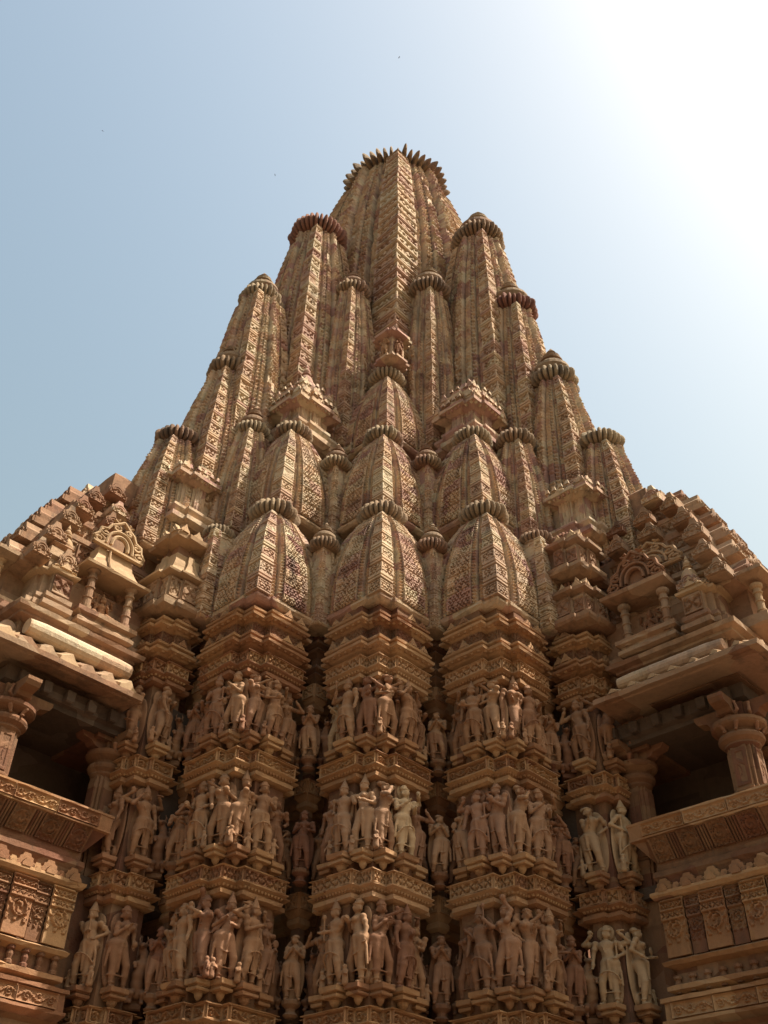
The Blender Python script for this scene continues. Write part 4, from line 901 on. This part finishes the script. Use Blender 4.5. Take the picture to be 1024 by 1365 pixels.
#<<STATUES
# ------------------------------------------------------------------ carved figures: smooth-blended limbs meshed as one continuous body
class Body:
    def __init__(s): s.p = []
    def cap(s, a, b, ra, rb, k=.014): s.p.append(('c', np.array(a, float), np.array(b, float), ra, rb, k)); return s
    def ell(s, c, r, k=.014): s.p.append(('e', np.array(c, float), np.array(r, float), 0, 0, k)); return s
    def chain(s, pts, rs, k=.012):
        for i in range(len(pts)-1): s.cap(pts[i], pts[i+1], rs[i], rs[i+1], k)
        return s
    def ring(s, c, rx, ry, r, k=.004, n=14, tilt=0.0):
        P = [(c[0]+rx*math.cos(t), c[1]+ry*math.sin(t), c[2]+tilt*math.sin(t)) for t in np.linspace(0, 2*math.pi, n+1)]
        return s.chain(P, [r]*(n+1), k)
    def mesh(s, name, h=.0115):
        lo = np.min([np.minimum(p[1], p[2] if p[0] == 'c' else p[1]) - (max(p[3], p[4]) if p[0] == 'c' else p[2]) for p in s.p], 0) - .03
        hi = np.max([np.maximum(p[1], p[2] if p[0] == 'c' else p[1]) + (max(p[3], p[4]) if p[0] == 'c' else p[2]) for p in s.p], 0) + .03
        n = np.ceil((hi-lo)/h).astype(int)+1; D = np.full(n, .06, np.float32)
        ax = [lo[i]+h*np.arange(n[i]) for i in range(3)]
        for ty, a, b, ra, rb, k in s.p:
            if ty == 'c': l2 = np.minimum(a, b)-max(ra, rb)-.045; h2 = np.maximum(a, b)+max(ra, rb)+.045
            else: l2 = a-b-.045; h2 = a+b+.045
            sl = tuple(slice(max(0, int((l2[i]-lo[i])/h)), min(n[i], int((h2[i]-lo[i])/h)+2)) for i in range(3))
            X = ax[0][sl[0]][:, None, None]; Y = ax[1][sl[1]][None, :, None]; Z = ax[2][sl[2]][None, None]
            if ty == 'c':
                ab = b-a; L2 = max((ab*ab).sum(), 1e-9)
                t = np.clip(((X-a[0])*ab[0]+(Y-a[1])*ab[1]+(Z-a[2])*ab[2])/L2, 0, 1)
                d = np.sqrt((X-a[0]-t*ab[0])**2+(Y-a[1]-t*ab[1])**2+(Z-a[2]-t*ab[2])**2) - (ra+(rb-ra)*t)
            else:
                x, y, z = (X-a[0])/b[0], (Y-a[1])/b[1], (Z-a[2])/b[2]
                k0 = np.sqrt(x*x+y*y+z*z); k1 = np.sqrt((x/b[0])**2+(y/b[1])**2+(z/b[2])**2)+1e-9; d = k0*(k0-1)/k1
            c = D[sl]; hh = np.clip(.5+.5*(c-d)/k, 0, 1)
            D[sl] = c*(1-hh)+d*hh - k*hh*(1-hh)
        # surface nets
        neg = D < 0; cn = tuple(m-1 for m in D.shape); cs = np.zeros(cn, np.int8)
        for dx in (0, 1):
            for dy in (0, 1):
                for dz in (0, 1): cs += neg[dx:dx+cn[0], dy:dy+cn[1], dz:dz+cn[2]]
        act = (cs > 0) & (cs < 8); idx = np.full(cn, -1, np.int64); ii = np.argwhere(act); idx[act] = np.arange(len(ii))
        acc = np.zeros((len(ii), 3)); cnt = np.zeros(len(ii)); i0, i1, i2 = ii.T
        cor = [(x, y, z) for x in (0, 1) for y in (0, 1) for z in (0, 1)]
        for p in cor:
            for d in range(3):
                if p[d]: continue
                q = list(p); q[d] = 1
                va = D[i0+p[0], i1+p[1], i2+p[2]]; vb = D[i0+q[0], i1+q[1], i2+q[2]]; m = (va < 0) != (vb < 0)
                t = np.where(m, va/np.where(m, va-vb, 1), 0); pos = np.tile(np.array(p, float), (len(ii), 1)); pos[:, d] += t
                acc[m] += pos[m]; cnt += m
        V = lo + h*(ii + acc/np.maximum(cnt, 1)[:, None]); F = []
        for d in range(3):
            u, w = [(1, 2), (2, 0), (0, 1)][d]
            a = [slice(None)]*3; b = [slice(None)]*3; a[d] = slice(0, -1); b[d] = slice(1, None)
            ch = np.argwhere(neg[tuple(a)] != neg[tuple(b)])
            ch = ch[(ch[:, u] > 0) & (ch[:, w] > 0) & (ch[:, u] < cn[u]) & (ch[:, w] < cn[w]) & (ch[:, d] < cn[d])]
            sg = neg[tuple(ch.T)]
            def cell(du, dw): c = ch.copy(); c[:, u] -= du; c[:, w] -= dw; return idx[tuple(c.T)]
            q = np.stack([cell(1, 1), cell(0, 1), cell(0, 0), cell(1, 0)], 1); q[~sg] = q[~sg][:, ::-1]
            F.append(q[(q >= 0).all(1)])
        mb = MB(); mb.add(V, F); return mb.mesh(name, True)
HANDS = {'down': (.165, -.03, .47), 'hip': (.115, -.045, .585), 'chest': (.035, -.115, .72), 'folded': (.012, -.125, .745), 'up': (.17, -.03, 1.02),
         'head': (.05, -.02, 1.03), 'shoulder': (.115, -.11, .83), 'hold': (.07, -.14, .63), 'out': (.20, -.10, .70), 'thigh': (.10, -.07, .49), 'across': (-.06, -.12, .66), 'back': (.175, -.02, .90)}
def ik(S_, H_, l1, l2, hint):
    d = H_-S_; L_ = np.linalg.norm(d); Lc = min(L_, (l1+l2)*.985); u = d/L_
    a = (l1*l1-l2*l2+Lc*Lc)/(2*Lc); hgt = math.sqrt(max(l1*l1-a*a, 0)); v = hint - u*(hint@u); v /= np.linalg.norm(v)+1e-9
    return S_+u*a+v*hgt, S_+u*Lc
def figure(seed, female=True, la='hip', ra='down', sway=.03, twist=0.0, crown='bun', four=False, obj=None, side='mate', broken=False):
    r = random.Random(seed); b = Body(); sx = sway
    f = 1 if female else 0
    hipw = .062+.012*f; pel = np.array([sx, 0, .525]); ww = .052-.006*f
    waist = np.array([sx*.4, -.004, .635]); chest = np.array([-sx*.35, -.008, .735]); nk = np.array([-sx*.2, -.006, .825]); hd = np.array([sx*.25, -.016, .905])
    b.cap(pel+(-.035, .0, 0), pel+(.035, .0, .0), .078, .078, .03); b.ell(pel+(0, .03, -.01), (.088+.012*f, .06, .06), .03)
    b.cap(pel, waist, .074, ww+.012, .03); b.cap(waist, chest, ww+.012, .07, .03); b.ell(chest+(0, 0, .02), (.098 if not female else .085, .060, .075), .03)
    sw = .118 if not female else .105; tilt = -sx*.35
    cs, sn = math.cos(twist), math.sin(twist)
    def tw(p): p = np.asarray(p, float); return np.array([p[0]*cs-p[1]*sn, p[0]*sn+p[1]*cs, p[2]])
    if female:
        for s in (-1, 1): b.ell(chest+tw((s*.043, -.058, .012)), (.037, .037, .037), .010)
    b.cap(chest+(0, 0, .05), nk, .034, .028, .02); b.cap(nk, hd-(0, 0, .03), .027, .03, .012)
    # head with face
    hx = r.uniform(-.5, .5)+twist; hc, hs = math.cos(hx), math.sin(hx)
    def H(p): return hd + np.array([p[0]*hc-p[1]*hs, p[0]*hs+p[1]*hc, p[2]])
    b.ell(hd, (.047, .052, .060), .01); b.ell(H((0, -.012, -.028)), (.034, .04, .034), .012)
    b.cap(H((0, -.050, .008)), H((0, -.060, -.014)), .008, .010, .006)
    b.cap(H((-.028, -.043, .016)), H((.028, -.043, .016)), .008, .008, .006); b.ell(H((0, -.046, -.032)), (.017, .011, .008), .006)
    for s in (-1, 1): b.cap(H((s*.046, .0, .005)), H((s*.050, .0, -.035)), .010, .016, .006)
    if crown == 'bun': b.ell(H((.0, .030, .052)), (.052, .048, .040), .01); b.ell(H((.03, .055, .055)), (.036, .034, .034), .008)
    elif crown == 'tall':
        for i in range(5): b.cap(H((0, .008, .045+.026*i)), H((0, .008, .050+.026*i)), .049-.0085*i, .049-.0085*i, .006)
        b.ell(H((0, .008, .178)), (.012, .012, .02), .006)
    elif crown == 'broad': b.ell(H((0, .012, .055)), (.060, .052, .034), .008); b.ell(H((0, .010, .092)), (.038, .034, .026), .008)
    if crown != 'none': b.ring(H((0, .002, .036)), .050, .054, .008)
    # arms
    def arm(s, pose, up=True, back=0.0):
        sh = chest + tw((s*sw, .004+back, .055)) + (0, 0, s*tilt); t = np.array(HANDS[pose]); t = tw((s*t[0], t[1], t[2]))+(sx*.1+r.uniform(-.012, .012), 0, r.uniform(-.015, .015))
        hint = np.array([s*(.55 if t[2] < .9 else 1.0), .55, -.9 if t[2] < .9 else -.1]); e_, hpos = ik(sh, t, .150, .145, hint)
        b.ell(sh, (.036, .034, .034), .02); b.cap(sh, e_, .031, .025, .014); b.cap(e_, hpos, .025, .017, .010)
        d = hpos-e_; d /= np.linalg.norm(d); pr = np.cross(d, (0, 1, 0.)); pr /= np.linalg.norm(pr)+1e-9
        b.ell(hpos+d*.018, (.019, .017, .019), .008)
        for q in (-1.2, -.4, .4, 1.2): b.chain([hpos+d*.025+pr*q*.010, hpos+d*.046+pr*q*.011+(0, -.006, 0), hpos+d*.058+pr*q*.011+(0, -.016, 0)], [.0075, .0065, .006], .003)
        b.cap(hpos+d*.010, hpos+d*.030+pr*.028*s+(0, -.010, 0), .008, .006, .004)
        for c in (.92, .1): b.cap(e_*(1-c)+hpos*c-d*.006, e_*(1-c)+hpos*c+d*.006, .025, .025, .003)
        b.cap(sh*.5+e_*.5-(0, 0, .006), sh*.5+e_*.5+(0, 0, .006), .035, .035, .003); return hpos
    if broken: b.cap(chest+tw((sw, 0, .055)), chest+tw((sw+.035, -.01, -.03)), .034, .030, .014); hl = arm(-1, ra)
    else: hl = arm(1, la); arm(-1, ra)
    if four:
        hb = [arm(1, 'back', back=.03), arm(-1, 'back', back=.03)]
        b.ring(hb[0]+(0, 0, .05), .036, .012, .012); b.ell(hb[1]+(0, 0, .05), (.03, .025, .035), .006)
        b.ell(chest+tw((0, .05, .20)), (.105, .022, .12), .006)
    # legs: one straight, one relaxed
    for s in (-1, 1):
        bent = (s*sx < 0); hip = pel + (s*hipw*.62, 0, -.015); ft = np.array([s*.055 + (s*.03 if bent else sx*.3), -.01 if not bent else -.02, .03])
        kn = (hip+ft)/2 + np.array([s*.018 if bent else 0, -.048 if bent else -.012, .012])
        b.cap(hip, kn, .068+.006*f, .041, .018); b.cap(kn, kn*.55+ft*.45, .040, .038, .012); b.cap(kn*.55+ft*.45, ft+(0, 0, .01), .037, .022, .012)
        b.cap(ft+(0, .01, -.01), ft+(s*.016, -.062, -.016), .021, .018, .01); b.ring(ft+(0, 0, .038), .028, .030, .008, n=8)
    # ornaments and cloth
    b.ring(pel+(0, .002, .036), .092, .078, .011); b.ring(pel+(0, .002, .008), .100, .086, .009)
    b.ring(chest+(0, -.01, .062), .058, .050, .009, tilt=.02); b.chain([chest+(-.05, -.045, .06), chest+(-.012, -.075, -.03), chest+(.0, -.07, -.09), waist+(.01, -.055, 0)], [.008]*4, .004)
    for s in (-1, 1): b.chain([pel+(s*.085, -.02, .03), pel+(s*.115, -.01, -.12), pel+(s*.12, .0, -.26-.1*r.random())], [.013, .017, .014], .006)
    b.chain([pel+(0, -.085, .02), pel+(0, -.07, -.12), (sx*.5, -.035, .20)], [.016, .020, .014], .008)
    if f and r.random() < .6:
        b.chain([pel+(-.07, -.05, -.16), pel+(0, -.085, -.20), pel+(.07, -.05, -.16)], [.008]*3, .004)
    b.ring((sx*.5, -.0, .155), .10, .055, .009, n=12)
    if not female: b.ring((sx*.4, -.03, .30), .115, .085, .012, n=14, tilt=-.10)
    # things held, companions at the feet, stele behind
    if obj == 'staff': b.cap(hl+(0, 0, .16), hl+(0, 0, -.10), .012, .010, .006); b.ell(hl+(0, 0, .18), (.026, .022, .035), .006)
    if obj == 'pot': b.ell(hl+(0, -.02, .03), (.035, .032, .042), .006)
    if obj == 'fan': b.ell(hl+(0, 0, .08), (.045, .016, .055), .006)
    sg = 1 if r.random() < .5 else -1
    for sg in ((sg, -sg) if side == 'mate' and seed % 2 else (sg,) if side == 'mate' else ()):
        c = np.array([sg*.155, -.03, 0]); b.cap(c+(0, 0, .03), c+(0, 0, .10), .036, .030, .014); b.cap(c+(0, 0, .1), c+(0, 0, .165), .026, .032, .012); b.ell(c+(0, -.006, .215), (.026, .027, .032), .008)
        b.chain([c+(.03, 0, .165), c+(.045, -.03, .12), c+(.01, -.04, .135)], [.013, .011, .010], .006); b.chain([c+(-.03, 0, .165), c+(-.05, -.02, .12), c+(-.05, -.03, .08)], [.013, .011, .010], .006)
    b.ell((sx*.3, .055, .09), (.10, .03, .10), .02)
    b.ell((0, .085, .40), (.15, .03, .44), .012)
    if r.random() < .7: b.ell((0, .075, .78), (.13, .022, .17), .008)
    return b
def seated(seed):
    """four-armed deity seated on a folded leg, tall crown"""
    b = figure(seed, False, 'chest', 'thigh', .01, 0, 'tall', True, None, None)
    b.p = [p for p in b.p if max(p[1][2], p[2][2] if p[0] == 'c' else p[1][2]) > .5]
    for p in b.p:
        p[1][2] -= .40
        if p[0] == 'c': p[2][2] -= .40
    b.chain([(.05, 0, .12), (.20, -.10, .10), (.02, -.17, .09)], [.068, .05, .034]); b.chain([(-.05, 0, .12), (-.19, -.09, .12), (-.14, -.16, -.06)], [.068, .05, .03])
    b.cap((-.14, -.16, -.06), (-.15, -.22, -.08), .024, .018); b.ell((0, .0, .06), (.22, .15, .06), .02); b.ell((0, .09, .3), (.22, .03, .32), .01); return b
def beast(seed):
    """rearing horned lion with a small rider behind its neck"""
    r = random.Random(seed); b = Body()
    b.chain([(0, .05, .16), (.02, .03, .30), (.03, -.02, .44), (0, -.03, .58), (-.02, -.02, .68)], [.075, .085, .078, .080, .060], .03)
    b.chain([(-.02, -.02, .66), (0, -.01, .78), (.03, -.02, .85)], [.066, .06, .055], .02)
    b.ell((.03, -.03, .89), (.058, .07, .06), .015); b.cap((.035, -.08, .885), (.05, -.135, .865), .040, .030, .014); b.ell((.055, -.15, .88), (.018, .014, .014), .006); b.cap((.035, -.09, .855), (.05, -.12, .835), .022, .016, .008)
    for s in (-1, 1):
        b.chain([(.03+s*.035, -.01, .93), (.03+s*.06, .0, 1.0), (.03+s*.04, .01, 1.07)], [.017, .013, .008], .008); b.ell((.03+s*.06, -.0, .925), (.016, .014, .028), .006); b.ell((.03+s*.028, -.085, .915), (.011, .012, .011), .004)
        b.chain([(s*.05, .04, .20), (s*.085, -.06, .15), (s*.075, .0, .075), (s*.08, -.05, .025)], [.060, .044, .028, .028], .014)
        b.chain([(s*.05, -.04, .62), (s*.10, -.12, .58), (s*.09, -.13, .48+.06*s)], [.042, .032, .022], .014); b.ell((s*.09, -.14, .46+.06*s), (.026, .03, .02), .008)
    b.chain([(0, .09, .15), (-.10, .10, .10), (-.15, .08, .22), (-.10, .08, .32), (-.15, .08, .40)], [.024, .02, .018, .018, .024], .008)
    for i in range(5): b.cap((-.05+.02*i, -.06-.005*i, .70+.01*i), (-.055+.025*i, -.075, .62), .013, .007, .005)
    c = np.array([-.10, .03, .66]); b.cap(c, c+(.0, 0, .10), .032, .028, .012); b.ell(c+(0, -.005, .16), (.027, .028, .033), .008); b.chain([c+(.0, -.02, .08), c+(.05, -.04, .1), c+(.08, -.03, .14)], [.014, .012, .010], .006)
    b.cap((.13, -.05, .03), (.13, -.05, .12), .038, .032, .014); b.ell((.13, -.055, .185), (.028, .028, .033), .008); b.chain([(.15, -.06, .12), (.12, -.10, .14), (.10, -.09, .2)], [.014, .012, .01], .006)
    b.ell((0, .10, .42), (.13, .03, .46), .01); return b
def gana(seed):
    """pot-bellied dwarf bearing the load above him"""
    b = Body(); b.ell((0, -.02, .36), (.15, .12, .15), .04); b.ell((0, -.02, .54), (.15, .10, .10), .04); b.ell((0, -.07, .72), (.085, .085, .09), .02); b.ell((0, -.13, .70), (.045, .04, .035), .01)
    b.ell((0, -.04, .79), (.10, .09, .05), .02)
    for s in (-1, 1):
        b.chain([(s*.14, -.01, .57), (s*.26, -.05, .66), (s*.22, -.05, .88)], [.055, .046, .036]); b.ell((s*.21, -.05, .93), (.05, .05, .035), .01)
        b.chain([(s*.08, -.02, .30), (s*.20, -.12, .26), (s*.14, -.07, .08)], [.085, .065, .042]); b.cap((s*.14, -.07, .05), (s*.16, -.15, .04), .035, .03)
        b.ell((s*.03, -.145, .735), (.014, .012, .012), .004); b.ell((s*.09, -.05, .71), (.022, .02, .04), .006)
    b.ring((0, -.02, .30), .16, .13, .014); b.ell((0, .09, .45), (.16, .04, .46), .02); return b
POSE_TXT = {'hip': 'hand on hip', 'down': 'lowered arm', 'chest': 'hand at chest', 'folded': 'folded hands', 'up': 'raised arm', 'head': 'arm arched overhead',
            'shoulder': 'hand at shoulder', 'hold': 'hand held forward', 'out': 'arm held out', 'thigh': 'hand on thigh', 'across': 'arm across waist'}
FIG = {'f': [], 'm': [], 'n': [], 'v': []}
fem = [('chest', 'hip'), ('chest', 'down'), ('hold', 'hip'), ('down', 'across'), ('shoulder', 'thigh'), ('head', 'hip'), ('across', 'shoulder'), ('hold', 'down'), ('down', 'shoulder'), ('chest', 'thigh'),
       ('hip', 'shoulder'), ('hold', 'chest'), ('shoulder', 'hold'), ('thigh', 'chest')]
for i, (l, r_) in enumerate(fem):
    b = figure(100+i, True, l, r_, [.045, -.04, .03, -.05, .04][i % 5], [-.5, .0, .4, .75, -.2, -.8][i % 6], ['bun', 'broad', 'bun', 'tall'][i % 4], False, [None, 'pot', 'fan', None][i % 4], 'mate' if i % 3 != 1 else None)
    FIG['f'].append((b.mesh('statue'), 'maiden', l))
mal = [('hip', 'down', True), ('chest', 'thigh', True), ('shoulder', 'down', False), ('hold', 'hip', True), ('down', 'shoulder', True), ('across', 'hip', False), ('chest', 'hold', True), ('shoulder', 'hip', False), ('across', 'down', True), ('hold', 'down', False)]
for i, (l, r_, four) in enumerate(mal):
    b = figure(200+i, False, l, r_, [.02, -.025, .03, -.015][i % 4], [.1, -.2, .3, 0][i % 4], 'tall' if i % 3 else 'broad', four, ['staff', None, 'staff', 'pot', None][i % 5], 'mate' if i % 2 else None, broken=(i == 7))
    FIG['m'].append((b.mesh('statue'), 'crowned deity' if four else 'male figure', l))
for i in range(4):
    b = figure(300+i, True, ['folded', 'folded', 'chest', 'hold'][i], ['folded', 'folded', 'chest', 'hold'][i], [.02, -.02, .03, -.03][i], 0, ['bun', 'broad'][i % 2], False, None, None)
    FIG['n'].append((b.mesh('statue'), 'maiden', ['folded', 'folded', 'chest', 'hold'][i]))
for i in range(2): FIG['v'].append((beast(400+i).mesh('statue'), 'beast', ''))
SEAT = seated(500).mesh('statue'); GANA = gana(600).mesh('statue', .022)
G_ST = 'sandstone statues on the temple wall'
ROWN = ['bottom', 'middle', 'top']; ORD6 = ['first', 'second', 'third', 'fourth', 'fifth', 'last']
last = {}
def put(me, mat, x, y, z, dv, sc, label, group, mir=1, jit=.25, cat='statue'):
    o = part('statue', me, mat); o.location = (x, y, z); o.rotation_euler = (RNG.uniform(-.02, .03), RNG.uniform(-.035, .035), face_rot(dv)+RNG.uniform(-jit, jit)); o.scale = (sc*mir*1.22, sc*1.2, sc)
    o['label'] = label; o['category'] = cat; o['group'] = group; return o
TONE = {'sandstone_statue': 'brown', 'sandstone_pale': 'pale', 'sandstone_red': 'reddish'}
bag = {'f': [], 'm': [], 'n': [], 'v': []}
def draw(k):
    if not bag[k]: bag[k] = list(range(len(FIG[k]))); RNG.shuffle(bag[k])
    return FIG[k][bag[k].pop()]
for nm, row, i, n, x, y, z, dv, w in SLOTS:
    k = ('f' if i in (0, 2, 3, 5) else 'm') if n == 6 else RNG.choice('fmm')
    me, what, pose = draw(k)
    mat = M_STATP if (nm == 'far right' and row < 2) else RNG.choices([M_STAT, M_STATP, M_STATR], [.74, .04, .22])[0]
    sc = {0: 1.02, 1: 1.09, 2: 1.10, 3: 1.10, 4: 1.09, 5: 1.02}[i] if n == 6 else 1.08
    pl = {'central': 'central pier', 'left': 'inner left pier', 'right': 'inner right pier', 'far left': 'far left pier', 'far right': 'far right pier'}[nm]
    lab = '%s %s, %s, %s, %s row, %s' % (TONE[mat.name], what, POSE_TXT[pose], (ORD6[i] + (' from left' if i < 5 else '') if n == 6 else ['left', 'right'][i] + ' one'), ROWN[row], pl)
    lab = lab.replace('last,', 'rightmost,')
    put(me, mat, x, y, z-.008, dv, sc*RNG.uniform(.97, 1.03), lab, G_ST, RNG.choice([1, 1, -1]))
G_CL = 'statues standing in the clefts between the piers'
for nm, row, X, Y, zf in RSLOTS:
    me, what, pose = draw('n'); mat = RNG.choice([M_STAT, M_STATR, M_STAT])
    put(me, mat, X, Y-.31, zf-.008, (0, -1), RNG.uniform(.86, .94), '%s maiden, %s, %s cleft %s' % (TONE[mat.name], POSE_TXT[pose], ROWN[row], nm), G_CL, RNG.choice([1, -1]), .12)
    for sx in (-1, 1):
        kind = 'v' if row != 1 or RNG.random() < .5 else 'f'
        me, what, pose = draw(kind); mat = RNG.choice([M_STAT, M_STATR])
        lab = '%s at %s, %s row of cleft %s' % ('rearing beast' if kind == 'v' else 'attendant', 'left' if sx < 0 else 'right', ROWN[row], nm)
        put(me, mat, X+sx*.27, Y-.10, zf-.08, (sx*-.25, -1), RNG.uniform(.76, .86), lab, G_CL, sx, .2)
for side, fr in (('left', FRL), ('right', FRR)):
    p = fr((3.18, -3.42, 9.32)); nn = fr.n
    o = put(SEAT, M_STAT if side == 'left' else M_STATR, p[0], p[1], p[2]+.04, nn, .80, 'seated %s stone deity in the pillared niche of the %s roof' % ('brown' if side == 'left' else 'reddish', side), 'seated deities in the roof niches', 1, .05)
    for s, k, wh, rows in ((4.30, -3.36, 'over the corner pillar', [(0, 1), (1, 0)]), (2.35, -3.62, 'over the inner pillar', [(0, 1)])):
        for d in rows:
            p = fr((s+d[0]*.26, k+d[1]*.26, 7.02 if s > 3 else 7.22)); dv = d[0]*fr.e+d[1]*fr.n
            put(GANA, M_STATR, p[0], p[1], p[2]+.02, dv, .50, 'pot-bellied dwarf bracket %s, %s balcony, facing %s' % (wh, side, 'the spire' if d[1] else 'outwards'), 'dwarfs carrying the balcony beams', 1, .05)
for sx in (-1, 1):
    me, what, pose = draw('f'); dv = (sx*.7, -.7)
    put(me, M_STAT, NICHE_POS[0]+sx*.17, NICHE_POS[1]-.16-.11+.06, NICHE_POS[2]-.0, dv, .62, 'small figure on the %s side of the high eaved niche' % ('left' if sx < 0 else 'right'), 'figures of the high niche', sx, .1)
for x, y, z, rz, lab in ((-37.9, 59.1, 125.3, .4, 'distant bird, lowest and leftmost of the three in the sky'), (-15.3, 65.3, 126.3, 1.3, 'distant bird left of the tower top'), (1.3, 52, 134.6, 2.2, 'distant bird high above the tower top')):
    mb = MB(); lathe(mb, [(.01, -.22), (.06, -.12), (.075, .0), (.05, .12), (.045, .18), (.01, .24)], 8)
    V = np.concatenate(mb.v); mb.v = [V[:, [0, 2, 1]]]
    for sx in (-1, 1): mb.add([(sx*.03, .08, .02), (sx*.30, .12, .16), (sx*.58, -.02, .10), (sx*.34, -.06, .13), (sx*.03, -.08, .02), (sx*.30, .03, .12)], [[0, 1, 5], [1, 2, 3], [1, 3, 5], [5, 3, 4], [0, 5, 4]])
    mb.add([(-.02, -.18, 0), (.02, -.18, 0), (.08, -.38, .0), (-.08, -.38, .0), (0, -.28, .02)], [[0, 1, 4], [1, 2, 4], [2, 3, 4], [3, 0, 4]])
    o = part('bird', mb, M_DARK); o.location = (x, y, z); o.rotation_euler = (.1, .3, rz); o.scale = (.36,)*3; o['label'] = lab; o['category'] = 'bird'; o['group'] = 'birds in the sky'
#>>STATUES
